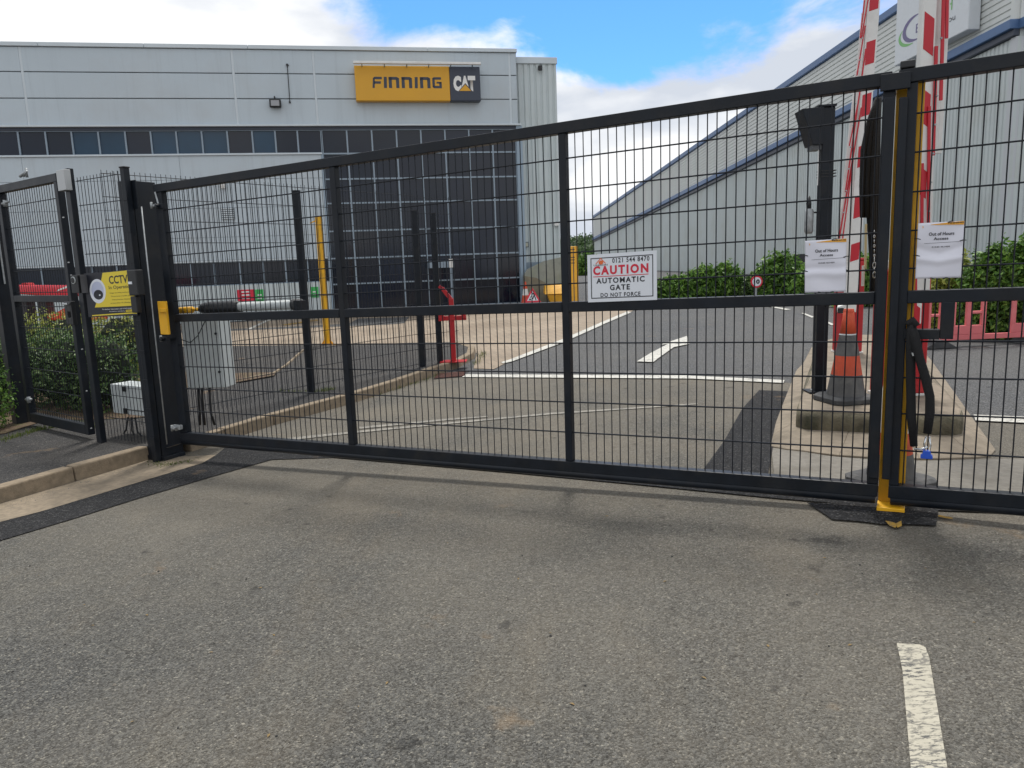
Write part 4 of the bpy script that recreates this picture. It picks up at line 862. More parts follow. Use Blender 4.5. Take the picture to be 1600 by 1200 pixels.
# left barrier (further back)
b1 = onp(1330, 552); b1.x = at(1347, 552, b1.y).x-.12; b1.y += .11; ab = at(1328, 470, b1.y-.20)
tp = at(1364, 0, b1.y-.20); lean = math.atan2(tp.x-ab.x, tp.z-ab.z); PXM = FPX/b1.y
def armz(py, b, px=1345, Y=None): return (at(px, py, Y or b.y).z-b.z)/math.cos(lean)
mk1 = [(armz(b_, ab), armz(a_, ab), .03) for a_, b_ in ((-70, -35), (-4, 20), (68, 104), (150, 184), (230, 263), (309, 342), (382, 409))]
sl = []
t1, F1_, aF1 = barrier(b1, .24, .22, 1.0, 'raised red and white barrier further back on the island, behind the stacked cones', ab, lean, 3.6, .125, mk1, sl)
YL = b1.y-.20
for x0_, y0_, x1_, y1_, wr, mm in ((1356, -40, 1322, 410, .05, WHITE), (1350, 20, 1315, 410, .05, WHITE), (1340, 110, 1308, 400, .045, WHITE), (1358, -10, 1346, 60, .012, REDB), (1352, 40, 1339, 118, .012, REDB), (1353, 76, 1321, 300, .014, REDB), (1341, 160, 1327, 228, .012, REDB), (1346, 168, 1309, 385, .014, REDB), (1333, 250, 1313, 400, .012, REDB), (1351, 0, 1344, 60, .012, REDB)):
    KK = globals().get('KK', 0)+1; yy = YL-(.06 if mm is REDB else 0)-.012*(KK % 4)
    MB().bar(at(x0_, y0_, yy), at(x1_, y1_, yy), .01, wr, up=Vector((1, 0, 0))).build('skirt_slat', mm, t1, bevel=.002)
for i in range(10):
    p = at(1347-i*3.6, 60+i*34, YL-.10); MB().tube([p, p+Vector((0, -.012, 0))], .008, 8).build('rivet', GALV, t1)
# right barrier (nearer)
b2_ = onp(1400, 619); b2_.x = at(1446, 619, b2_.y).x-.17; b2_.y += .10; ab2 = at(1427, 480, b2_.y-.30)
tp = at(1450, 0, b2_.y-.30); lean = math.atan2(tp.x-ab2.x, tp.z-ab2.z)
mk2 = [(armz(b_, ab2, 1440), armz(a_, ab2, 1440), -.05) for a_, b_ in ((-95, -30), (20, 78), (138, 190), (258, 300), (370, 410), (470, 505))]
sl2 = []
def s2(px0, py0, px1, py1, wr, mm, Y):
    p = at(px0, py0, Y); q_ = at(px1, py1, Y); return p, q_
t2, F2_, aF2 = barrier(b2_, .34, .20, .93, 'raised red and white barrier nearest the gate on the island, arm beside the yellow post', ab2, lean, 2.9, .095, mk2, [])
for px0, py0, px1, py1, wr, mm in ((1466, 440, 1478, -40, .10, WHITE), (1470, 157, 1476, -60, .022, REDB), (1458, 243, 1463, 72, .022, REDB), (1450, 420, 1452, 166, .020, REDB), (1479, 60, 1481, -60, .020, REDB), (1440, 430, 1441, 255, .020, REDB), (1430, 520, 1431, 330, .020, REDB)):
    Y = b2_.y-(.30 if mm is WHITE else .34)
    if mm is WHITE:
        for dx, w_ in ((-22, .05), (-10, .05), (2, .05), (11, .03)):
            Y += .013
            MB().bar(at(px0+dx-10, 470 if dx < 0 else 240, Y), at(px1+dx-6, py1, Y), .02, w_, up=Vector((1, 0, 0))).build('skirt_slat', WHITE, t2, bevel=.003)
    else: MB().bar(at(px0, py0, Y), at(px1, py1, Y), .012, wr, up=Vector((1, 0, 0))).build('skirt_slat', mm, t2, bevel=.002)
for i in range(9):
    p = at(1470-i*3.2, 60+i*45, b2_.y-.345); MB().tube([p, p+Vector((0, -.012, 0))], .007, 8).build('rivet', GALV, t2)
# black side of the second cabinet and cream strip
gt = MB(); gt.fbox(F2_, -.17, -.09, .965, 1.03, -.09, .05); gt.build('lock_hood', BOXG, t2, bevel=.01)
# bullet camera
cc = at(1311, 480, b1.y-.55); cm = thing('security_camera', 'white bullet camera with a black lens above the stacked cones', 'camera', cc)
MB().hexa([cc+Vector(v) for v in ((-.07, -.12, -.05), (.0, -.12, -.06), (.09, .1, -.03), (.02, .1, -.02), (-.07, -.12, .015), (.02, -.12, .04), (.10, .1, .07), (.04, .1, .06))]).build('housing', WHITE, cm, bevel=.012)
MB().box(cc.x-.068, cc.x-.008, cc.y-.135, cc.y-.12, cc.z-.052, cc.z+.002).build('lens', BLK, cm, bevel=.004)
MB().bar(cc+Vector((.07, .08, .03)), cc+Vector((.07, .16, -.0)), .03).build('bracket', WHITE, cm)

# black netting bundle and chain hanging behind the meeting stile
nb = thing('folded_netting', 'black folded netting hanging behind the meeting stile of the left leaf', 'netting', GF(*gsc(1360, 420, -.35), -.35))
def nq(px, py, c=-.35): a, b = gsc(px, py, c); return GF(a, b, c)
random.seed(3)
for i in range(9):
    f = i/8; L_ = [(1371+4*f, 152), (1358+13*f, 190), (1350+20*f, 235), (1347+22*f, 290), (1347+22*f, 340), (1352+18*f, 400), (1352+18*f, 470)]
    if i > 0: L_ = L_[:]
    if i < 4: L_ = L_[:5]
    MB().tube([nq(x+random.uniform(-1, 1), y_, -.33-.03*(i % 3)) for x, y_ in L_], [.008, .014, .017, .015, .012, .007, .006][:len(L_)], 7).build('fold', FABRIC, nb, smooth=True)
MB().tube([nq(1353, 350, -.30), nq(1352, 420, -.30)], .006, 6).build('cream_rope', mat('cream_rope', (.6, .52, .3), .7), nb)
MB().tube([nq(1349, 415, -.30), nq(1348, 447, -.30)], .008, 8).build('white_rod', WHITE, nb)
ch = thing('chain', 'short galvanised chain with a lock hanging beside the black netting', 'chain', nq(1364, 400, -.28))
pts = [nq(1366, 362+7.5*i, -.28) for i in range(10)]
for i, p in enumerate(pts):
    ring = MB(); n = 10; s_ = .006 if i < 6 else .013
    ax = GF.r if i % 2 else GF.n
    ring.tube([p+ax*math.cos(2*math.pi*k/n)*s_*.55+Vector((0, 0, 1))*math.sin(2*math.pi*k/n)*s_*1.3 for k in range(n+1)], .0018, 6, cap=False); ring.build('link', STEEL, ch, smooth=True)

# plastic barriers
def ppoly(F, t, parts):
    for nm, a0, a1, b0, b1 in parts: MB().fbox(F, a0, a1, b0, b1, -.022, .022).build(nm, PINK, t, bevel=.006)
def plastic(A, d, label, L=2.0, first=0):
    F = Fr(A, d); t = thing('plastic_barrier', label, 'barrier', F(L/2, 0), 'faded plastic barriers')
    P = [('top_rail', 0, L, .66, .73), ('bottom_rail', 0, L, .08, .15), ('end_post', 0, .08, .15, .66), ('end_post', L-.08, L, .15, .66)]
    P += [('kick_panel', .36, .84, .15, .27), ('kick_panel', 1.2, 1.68, .15, .27)]
    P += [('upright', a, a+.06, .27 if k in (0, 5) else .27, .66) for k, a in enumerate((.36, .57, .78, 1.2, 1.41, 1.62))]
    P += [('upright', .20, .26, .15, .66)]
    P += [('crossbar', .63, .78, .42, .455), ('crossbar', .08, .20, .40, .435), ('crossbar', 1.47, 1.62, .42, .455)]
    ppoly(F, t, P)
    for a in (.12, L-.45):
        MB().prism([(a-.24, 0), (a+.24, 0), (a+.05, .11), (a-.05, .11)], F, -.18, .20).build('foot', CONER, t, bevel=.01)
    return t
pb0 = G(1448, 543); pb1 = G(1600, 536)
dpb = (pb1-pb0); dpb.z = 0; dpb.normalize(); print('barrier', pb0, pb1)
plastic(Vector((pb0.x-.05, pb0.y, GMAX)), dpb, 'faded pink plastic barrier with an H shaped middle, left one of the pair')
plastic(Vector((pb0.x-.05, pb0.y, GMAX))+dpb*2.05, dpb, 'faded pink plastic barrier running off the right edge')

# ================================================================ YARD FURNITURE
def ubase(px, py, dz=0): return G(px, py, dz)
# yellow height post
yp = G(512, 541, .05); tpz = at(498, 338, yp.y).z
yh = thing('height_post', 'tall yellow steel post on a yellow foot standing on the paving', 'post', yp)
Fy = Fr(yp, (1, 0, 0)); MB().fbox(Fy, -.05, .05, 0, tpz-yp.z, -.05, .05).build('post', YEL, yh, bevel=.006)
MB().fbox(Fy, -.14, .14, -.02, .03, -.14, .14).build('foot_plate', YEL, yh)
for sx in (-1, 1): MB().prism([(sx*.05, .03), (sx*.13, .03), (sx*.05, .14)], Fy, -.006, .006).build('gusset', YEL, yh)
MB().bar(Fy(0, tpz-yp.z-.06, 0), Fy(-.16, tpz-yp.z-.12, 0), .02).build('hook', YEL, yh)
MB().fbox(Fr(yp+Vector((.1, .1, 0)), (1, 0, 0)), -.5, .5, -.05, -.005, -.3, .3).build('base_patch', SOIL, yh)
# red support stand
rs = G(709, 565, .1); rd = thing('barrier_rest', 'red forked barrier rest post on the footpath end', 'post', rs)
Fr_ = Fr(rs, (1, -.02, 0)); z1 = at(706, 466, rs.y).z-rs.z
MB().fbox(Fr_, -.035, .035, .012, z1, -.035, .035).build('post', RED, rd, bevel=.004)
MB().fbox(Fr_, -.18, .18, 0, .012, -.12, .12).build('foot_plate', RED, rd)
zc = at(706, 497, rs.y).z-rs.z
MB().fbox(Fr_, -.17, .20, zc-.03, zc+.03, -.02, .05).build('crossbar', RED, rd, bevel=.003)
MB().fbox(Fr_, -.17, -.10, zc-.03, zc+.07, .05, .09).build('clip', RED, rd); MB().fbox(Fr_, .14, .20, zc+.0, zc+.07, .05, .09).build('clip', RED, rd)
MB().bar(Fr_(0, z1-.01, 0), Fr_(-.11, z1+.14, 0), .05).build('fork_arm', RED, rd); MB().bar(Fr_(-.10, z1+.12, 0), Fr_(-.15, z1+.17, 0), .04).build('fork_tip', RED, rd)
# grey pole with lamp in front of the glass
gp = G(708, 486); gq = thing('lamp_pole', 'slim grey pole with a small white lamp in front of the glazed corner', 'lamp post', gp)
z2 = at(706, 418, gp.y).z; MB().tube([gp, Vector((gp.x, gp.y, z2))], .04, 8).build('pole', MULL, gq)
MB().tube([Vector((gp.x, gp.y, z2)), Vector((gp.x, gp.y, z2+.28))], [.06, .06], 10).build('lamp', WHITE, gq)
gp = G(430, 492); gq = thing('ticket_pole', 'grey pole with two white brackets in front of the office wall', 'post', gp)
z2 = at(427, 436, gp.y).z; MB().box(gp.x-.09, gp.x+.09, gp.y-.09, gp.y+.09, gp.z, z2).build('pole', mat('pole_grey', (.14, .15, .17), .5), gq)
for sx in (-.2, .16): MB().box(gp.x+sx-.03, gp.x+sx+.07, gp.y-.05, gp.y+.05, z2-.3, z2+.05).build('bracket', WHITE, gq)

# ================================================================ OFFICE BUILDING
CC = G(815, 473); ANG = R(10)
BF = Fr(Vector((CC.x, CC.y, 0)), (math.cos(ANG), math.sin(ANG), 0))
bp = lambda x, y: BF.px(x, y)
print('corner', CC, 'parapet', bp(810, 75), 'soffit', bp(500, 194.5), bp(0, 195), 'lower', bp(270, 409))
Z_par = (bp(810, 75)[1]+bp(0, 67)[1])/2; Z_sof = (bp(500, 194.5)[1]+bp(808, 194)[1])/2; Z_sill = bp(250, 241)[1]; Z_lt = (bp(270, 409)[1]+bp(515, 401)[1])/2
Z_lb = bp(300, 448)[1]; LEFT = -24.0; AR = bp(806, 200)[0]; AG = bp(503, 220)[0]; APR = bp(809, 130)[0]; print('Z', Z_par, Z_sof, Z_sill, Z_lt, Z_lb, AR, AG)
off = thing('office_building', 'pale grey clad office building with a glazed corner and a yellow sign', 'building', BF(-8, 0))
MB().fbox(BF, LEFT, AR-.02, -.3, Z_par-.35, -14, -.30).build('core', DARK, off)
# fascia/parapet pieces
zf = bp(400, 77)[1]
xs = [LEFT]+[bp(x, 72)[0] for x in (-120, 60, 225, 387, 668)]+[APR]
for a, b in zip(xs[:-1], xs[1:]): MB().fbox(BF, a+.006, b-.006, zf, Z_par, -.35, .06).build('parapet_flashing', CLADT, off, bevel=.01)
cols = [LEFT]+[bp(x, 130)[0] for x in (-300, 37, 366, 492, 797)]+[APR]
z114 = bp(300, 114)[1]; z154 = bp(300, 154)[1]; zs = [Z_sof, z154, z114, zf]
MB().fbox(BF, LEFT, APR-.02, Z_sof+.01, zf-.005, -.30, -.06).build('cladding_backing', BACK, off)
for a, b in zip(cols[:-1], cols[1:]):
    for z0, z1 in zip(zs[:-1], zs[1:]): MB().fbox(BF, a+.035, b-.035, z0+.012, z1-.012, -.055, 0).build('cladding_panel', CLAD, off, bevel=.012)
for a in cols[1:-1]: MB().fbox(BF, a-.034, a+.034, Z_sof+.012, zf-.012, -.055, -.012).build('joint_strip', CLADT, off)
MB().fbox(BF, LEFT, APR+.05, Z_sof-.05, Z_sof+.004, -.30, .09).build('soffit_trim', CLADT, off, bevel=.008)
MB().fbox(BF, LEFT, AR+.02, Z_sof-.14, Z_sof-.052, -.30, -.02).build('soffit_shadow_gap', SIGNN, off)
# middle wall
zr = [Z_lt, bp(300, 372)[1], bp(300, 326)[1], bp(300, 281)[1], Z_sill-.05]
mcols = [LEFT, -19.6, bp(40, 300)[0], bp(285, 300)[0], AG-.06]
MB().fbox(BF, LEFT, AG-.06, Z_lt, Z_sill-.06, -.30, -.06).build('cladding_backing', BACK, off)
for a, b in zip(mcols[:-1], mcols[1:]):
    for z0, z1 in zip(zr[:-1], zr[1:]): MB().fbox(BF, a+.003, b-.003, z0+.004, z1-.004, -.055, 0).build('cladding_panel', CLAD, off, bevel=.005)
MB().fbox(BF, LEFT, AG-.02, Z_sill-.05, Z_sill, -.25, .05).build('window_sill', CLADT, off, bevel=.006)
MB().fbox(BF, LEFT, AG-.07, Z_lt-.05, Z_lt-.002, -.2, .015).build('flashing', CLADT, off)
def window(a0, a1, z0, z1, gm, dep=-.12, name='window'):
    w_ = MB(); k = .023
    for q_ in ((a0, a1, z1-k, z1), (a0, a1, z0, z0+k), (a0, a0+k, z0+k, z1-k), (a1-k, a1, z0+k, z1-k)): w_.fbox(BF, q_[0], q_[1], q_[2], q_[3], dep-.05, dep+.05)
    fo = w_.build(name, MULL, off); MB().fbox(BF, a0+k, a1-k, z0+k, z1-k, dep-.02, dep).build('pane', gm, fo)
    return fo
# upper strip windows
mx_ = [27, 70, 111, 153, 195, 235, 275, 315, 355, 394, 430, 465, 502]
As = [bp(x, 218)[0] for x in mx_]; st = (As[-1]-As[0])/12; As = [As[0]-st*i for i in range(5, 0, -1)]+As
gms = {7: GL3, 8: GL3, 9: GL2, 10: GL3, 11: GL3, 12: GL3, 13: GL2, 14: GL3}
for i, (a, b) in enumerate(zip(As[:-1], As[1:])): window(a, b, Z_sill, Z_sof-.14, gms.get(i, random.choice((GL1, GL2, GL2))))
# glazed corner
gx = [503, 541, 580, 618, 656, 694, 731, 767, 805]; ga = [AG+(AR-AG)*i/8 for i in range(9)]
gzv = [CC.z+.0]+[bp(795, y)[1] for y in (434, 395, 354, 312, 275.5, 237)]+[Z_sof-.14]
for i in range(8):
    for j in range(7):
        g_ = random.choice((GL1, GL1, GL2, GL4)) if j < 3 else random.choice((GL1, GL2))
        window(ga[i], ga[i+1], gzv[j], gzv[j+1], g_, -.10)
MB().fbox(BF, AR+.001, AR+.20, -.1, Z_sof-.05, -.30, .02).build('corner_mullion', mat('blue_grey', (.27, .35, .43), .4), off, bevel=.006)
MB().fbox(BF, AG-.055, AG-.001, .0, Z_sill, -.3, .01).build('corner_mullion', MATS['blue_grey'], off)
MB().fbox(BF, AG+.0, AR, -.1, gzv[0]-.001, -.3, .0).build('plinth', CONC2, off)
MB().fbox(BF, ga[4], ga[5], bp(640, 415)[1]-.1, bp(640, 415)[1]+.12, -.04, .9).build('entrance_canopy', MULL, off)
# lower strip windows
lx = [298, 335, 375, 412, 447, 482]; la = [bp(x, 430)[0] for x in lx]; st = (la[-1]-la[0])/5; la = [la[0]-st*i for i in range(14, 0, -1)]+la+[AG-.06]
la = [a for a in la if a > LEFT]
for i, (a, b) in enumerate(zip(la[:-1], la[1:])): window(a, b, Z_lb, Z_lt-.05, (GL1, GL4, GL1, GL2)[i % 4], -.10)
MB().fbox(BF, LEFT, AG-.07, -.3, Z_lb-.001, -.3, 0).build('base_wall', CORR, off)
# fittings on the wall
def onwall(px, py): return bp(px, py)
a, b = onwall(431, 163); fl = thing('floodlight', 'black square floodlight on the upper cladding left of the yellow sign', 'light', BF(a, b, .1))
MB().fbox(BF, a-.17, a+.17, b-.12, b+.12, .05, .20).build('housing', BLK, fl, bevel=.03); MB().fbox(BF, a-.12, a+.12, b-.08, b+.08, .20, .205).build('lens', mat('lens_grey', (.3, .31, .33), .2), fl); MB().fbox(BF, a-.03, a+.0, b+.12, b+.22, .0, .1).build('bracket', BLK, fl)
a, b = onwall(449, 102); a2, b2 = onwall(453, 160); cbx = thing('wall_cable', 'thin dark cable hanging on the cladding beside the floodlight', 'cable', BF(a, b, .02))
MB().tube([BF(a, b, .03), BF(a2, b2, .03)], .012, 6).build('cable', BLK, cbx); MB().tube([BF(a, b, 0), BF(a, b, .05)], .04, 8).build('fixing', BLK, cbx); MB().tube([BF(a2, b2, 0), BF(a2, b2, .05)], .03, 8).build('fixing', BLK, cbx)
a0, b0 = onwall(347, 343); a1, b1 = onwall(366, 325); lv = thing('wall_louvre', 'pale slatted ventilation louvre in the office wall', 'vent', BF(a0, b0, 0))
MB().fbox(BF, a0, a1, b0, b1, .0, .02).build('frame', BACK, lv)
for i in range(6): MB().fbox(BF, a0+.01, a1-.01, b0+.01+i*.058, b0+.045+i*.058, .02, .05).build('slat', CLADT, lv)
a, b = onwall(349, 291); dc = thing('security_camera', 'small white dome camera high on the office wall above the louvre', 'camera', BF(a, b, 0)); MB().tube([BF(a, b-.07, .08), BF(a, b, .08), BF(a, b+.09, .08)], [.07, .09, .09], 12).build('dome', WHITE, dc); MB().fbox(BF, a-.05, a+.05, b, b+.08, 0, .08).build('mount', WHITE, dc)
for (px0, py0, px1, py1, mm, nm, lb) in ((372, 452, 397, 471, SIGNR, 'wall_sign', 'red rectangular sign on the office wall under the lower windows'), (400, 452, 411, 471, GREENS, 'wall_sign', 'green sign immediately right of the red sign on the office wall'), (486, 448, 497, 465, GREENS, 'wall_sign', 'lone green sign on the office wall beside the yellow post')):
    a0, b0 = onwall(px0, py1); a1, b1 = onwall(px1, py0); t = thing(nm, lb, 'sign', BF(a0, b0, .02), 'signs on the office wall'); MB().fbox(BF, a0, a1, b0, b1, .002, .02).build('board', mm, t)
    h = (b1-b0); n = 3 if mm is SIGNR else 2
    for i in range(n): MB().fbox(BF, a0+.12*(a1-a0)*2, a1-.12*(a1-a0)*2, b0+h*(.2+.27*i), b0+h*(.32+.27*i), .021, .024).build('print_line', STONE_W, t)
# fascia sign
F = Fr(BF(*bp(558.7, 157), .0), BF.r); aL, bL = 0, 0
def sgp(x, y): a, b = BF.px(x, y, .30); return a, b
A0, B0 = sgp(556.5, 157.3); A1, B1 = sgp(749.5, 104); AD, _ = sgp(702.8, 130)
fs2 = thing('fascia_sign', 'long yellow and navy FINNING CAT sign on the office cladding', 'sign', BF(A0, B0, .15))
MB().fbox(BF, A0, AD, B0, B1, .02, .30).build('yellow_panel', SIGNG, fs2, bevel=.02)
MB().fbox(BF, AD+.003, A1, B0, B1, .02, .302).build('navy_panel', SIGNN, fs2, bevel=.02)
a0, b0 = BF.px(552, 99.5, .5); a1, b1 = BF.px(751, 98, .5)
MB().fbox(BF, a0, a1, b0+.0, b0+.07, .45, .56).build('light_bar', WHITE, fs2, bevel=.01)
for i in range(6): a = a0+.25+(a1-a0-.5)*i/5; MB().bar(BF(a, b0+.02, .5), BF(a, B1-.05, .2), .03).build('bracket', MULL, fs2)
# FINNING drawn as strokes
def glyph(strokes, x, y, w, h, name, m, t, th, c=.303):
    mb = MB()
    for s in strokes: mb.add([BF(x+w*a+.10*h*b*0, y+h*b, c) for a, b in s], [tuple(range(len(s)))])
    return mb.build(name, m, t)
x0, y1 = BF.px(480+385/3.81, 60+228/3.81, .303); x1, y0 = BF.px(480+802/3.81, 60+297/3.81, .303); hh_ = y1-y0; Wd = x1-x0
T = .24
def rect(a0, a1, b0, b1): return [(a0, b0), (a1, b0), (a1, b1), (a0, b1)]
GF_ = [[(0, 0), (.22, .0), (.28, .55), (.26, 1), (.10, .9), (.06, .6)], [(.10, .78), (.26, 1), (1.0, 1), (1.0, .78)], [(.16, .38), (.16, .60), (.9, .60), (.86, .38)]]
GI_ = [[(.0, 0), (.9, .0), (1, 1), (.1, 1)]]
GN_ = [rect(0, .30, 0, .95), [(.0, .74), (.0, 1), (.80, 1), (1, .88), (.80, .74)], [(.70, 0), (1.0, 0), (1.0, .90), (.70, .85)]]
GG_ = [rect(0, .26, .1, .9), [(0, .88), (.15, 1), (.95, 1), (.95, .78), (.15, .78)], [(0, .12), (.0, .22), (1, .22), (1, 0), (.15, 0)], rect(.74, 1, .2, .55), rect(.45, 1, .42, .58)]
xx = 0
layout = [(GF_, 0, .14), (GI_, .163, .048), (GN_, .235, .15), (GN_, .42, .15), (GI_, .606, .048), (GN_, .685, .15), (GG_, .865, .135)]
for g_, fx_, fw in layout: glyph(g_, x0+Wd*fx_, y0, Wd*fw, hh_, 'letter', SIGNN, fs2, T)
cx0, cy1 = BF.px(480+868/3.81, 60+222/3.81, .305); cx1, cy0 = BF.px(480+1003/3.81, 60+315/3.81, .305); h_ = cy1-cy0; w__ = cx1-cx0
for ch_, f0, f1, b0_, b1_ in (('C', .0, .36, .0, 1.0), ('A', .34, .72, .10, 1.0), ('T', .66, 1.0, .0, 1.0)):
    text(ch_, Fr(BF(0, 0), BF.r), cx0+w__*f0, cx0+w__*f1, cy0+h_*b0_, cy0+h_*b1_, .3055+f0*.002, STONE_W, fs2, 'letter', .075)
glyph([[(.20, -.02), (.87, -.02), (.54, .53)]], cx0, cy0, w__, h_, 'triangle_outline', SIGNN, fs2, T, .3072)
glyph([[(.25, .02), (.80, .02), (.54, .44)]], cx0, cy0, w__, h_, 'triangle', SIGNG, fs2, T, .3078)
# corrugated wing
WF = Fr(BF(AR, 0, -.35), BF.r); wa1 = WF.px(868.5, 88)[0]; wz = WF.px(868.5, 92)[1]; wb = WF.px(850, 409)[1]
wing = thing('office_wing', 'pale corrugated metal end wing at the right of the glazed corner', 'building', WF(1, 0))
def corrug(F, a0, a1, z0f, z1f, pitch, depth, name, m, parent, n_out=0):
    mb = MB(); n = int((a1-a0)/pitch); vs = []; a = a0
    prof = ((0, 0), (.55, 0), (.68, -depth), (.87, -depth))
    A = []
    for i in range(n+1):
        for f, d in prof:
            x = a0+(i+f)*pitch
            if x <= a1: A.append((x, d))
    A.append((a1, 0))
    for x, d in A: vs += [F(x, z0f(x), d+n_out), F(x, z1f(x), d+n_out)]
    mb.add(vs, [(2*i, 2*i+2, 2*i+3, 2*i+1) for i in range(len(A)-1)]); return mb.build(name, m, parent)
MB().fbox(WF, -.2, wa1-.01, -.3, wz-.05, -13, -.06).build('core', CORR, wing)
corrug(WF, -.2, wa1, lambda x: wb, lambda x: wz-.12, .20, .035, 'corrugated_sheet', CORR, wing)
MB().fbox(WF, -.2, wa1+.03, wz-.16, wz+.04, -.5, .05).build('parapet_flashing', CLADT, wing, bevel=.01)
MB().fbox(WF, -.2, wa1, wb-.25, wb-.002, -.1, .02).build('flashing', MULL, wing); MB().fbox(WF, -.2, wa1-.01, -.3, wb-.25, -.08, -.01).build('base_wall', mat('brown_brick', (.16, .11, .08), .8, var=.3), wing)
a, b = WF.px(820.5, 382.5); wl = thing('wall_light', 'square bulkhead light on the corrugated end wing', 'light', WF(a, b, .1)); MB().fbox(WF, a-.1, a+.1, b-.09, b+.09, 0, .14).build('housing', BACK, wl, bevel=.015); MB().fbox(WF, a-.07, a+.07, b-.06, b+.06, .14, .145).build('lens', mat('cream_lens', (.45, .45, .35), .3), wl)
a, b = WF.px(843, 107); MB().tube([WF(a, b-.08, .1), WF(a, b+.06, .1)], .07, 8).build('sounder', BLK, wing)
a, b = WF.px(869, 351); MB().fbox(WF, a-.08, a+.06, b-.04, b+.05, .0, .14).build('camera_mount', WHITE, wing)

# ================================================================ WAREHOUSE
X0 = 18.0
WD = Vector((-.0615, 1, 0)).normalized()     # runs away from us
def wpt(px): t = (px-800)/FPX; Yw = X0/(t+.0615); return Vector((X0-.0615*Yw, Yw, 0))
# frame: a runs towards us (from the far corner)
far = None
HF = Fr(Vector((X0-.0615*107, 107, 0)), -WD)
fc = HF.px(928.5, 372)[0]; HF = Fr(HF(fc, 0), -WD)
nr = HF.px(1592, 30)[0]
lo0 = HF.px(929, 372)[1]; lo1 = HF.px(1590, 31)[1]; up0 = HF.px(929, 339)[1]; up1 = HF.px(1345, 55); upk = (up1[1]-up0)/up1[0]; up1 = up0+upk*nr
print('warehouse', HF.O, nr, lo0, lo1, up0, up1, 'n', HF.n)
lz = lambda a: lo0+(lo1-lo0)*a/nr
uz = lambda a: up0+(up1-up0)*a/nr
wh = thing('warehouse', 'large pale corrugated warehouse with blue trims and a white company sign', 'building', HF(nr/2, 0))
corrug(HF, 0, nr-.25, lambda a: -.3, lambda a: lz(a)-.5, .20, .035, 'lower_cladding', CORR2, wh)
MB().prism([(0.02, -.3), (nr-.05, -.3), (nr-.05, uz(nr)-.1), (0.02, uz(0)-.1)], HF, -30, -.10).build('core', CORR2, wh)
# upper cladding: ribs parallel to the trims
mb = MB(); nrib = 13; vs = []; A = [0]
prof = []
for i in range(nrib):
    for f, d in ((0, .0), (.72, .0), (.78, -.045), (.94, -.045)): prof.append(((i+f)/nrib, d))
prof.append((1, 0)); NS = 2
rows = []
for j, a in enumerate((0.0, nr-.25)):
    for f, d in prof: vs.append(HF(a, lerp(lz(a)+.02, uz(a)-.12, f), d+.08))
n = len(prof); mb.add(vs, [(i, n+i, n+i+1, i+1) for i in range(n-1)]); mb.build('upper_cladding', CORR3, wh)
def inclined(z0a, z0b, h, c0, c1, m, name, a0=-.05, a1=None, bev=.02):
    a1 = a1 or nr; P = [HF(a0, z0a, c1), HF(a1, z0b, c1), HF(a1, z0b, c0), HF(a0, z0a, c0), HF(a0, z0a+h, c1), HF(a1, z0b+h, c1), HF(a1, z0b+h, c0), HF(a0, z0a+h, c0)]
    return MB().hexa(P).build(name, m, wh, bevel=bev)
inclined(lz(0)-.27, lz(nr)-.27, .29, -.05, .28, BLUE, 'blue_band')
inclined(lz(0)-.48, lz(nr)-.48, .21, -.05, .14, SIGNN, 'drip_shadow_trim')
inclined(uz(0)-.14, uz(nr)-.14, .30, -.3, .22, BLUE, 'roof_trim')
for i in range(8):
    a = nr*(i+.5)/8; MB().fbox(HF, a-.012, a+.012, lz(a)-.265, lz(a)+.03, .281, .286).build('trim_joint', BACK, wh)
MB().fbox(HF, nr-.26, nr, -.3, lz(nr)-.5, -.3, .03).build('corner_flashing', mat('grey_flashing', (.48, .50, .52), .4), wh)
MB().fbox(HF, nr-.26, nr, lz(nr)+.02, uz(nr)-.15, -.3, .1).build('corner_flashing', CORR3, wh)
# front return wall, going right from the near corner
RF = Fr(HF(nr, 0, -.02), Vector((1, .02, 0))); corrug(RF, 0, 26, lambda a: -.3, lambda a: lz(nr)-.5, .2, .035, 'return_cladding', CORR2, wh)
MB().fbox(RF, 0, 26, lz(nr)-.27, lz(nr)+.02, -.1, .28).build('blue_band', BLUE, wh); MB().fbox(RF, 0, 26, lz(nr)+.02, uz(nr)-.1, -.3, .05).build('upper_cladding', CORR3, wh)
MB().fbox(RF, -.2, 26, uz(nr)-.14, uz(nr)+.16, -.3, .22).build('roof_trim', BLUE, wh)
# doorway
a0, b0 = HF.px(1243, 397); a1, _ = HF.px(1262, 397); MB().fbox(HF, a0, a1, -.2, b0, -.05, .03).build('doorway', DARK, wh)
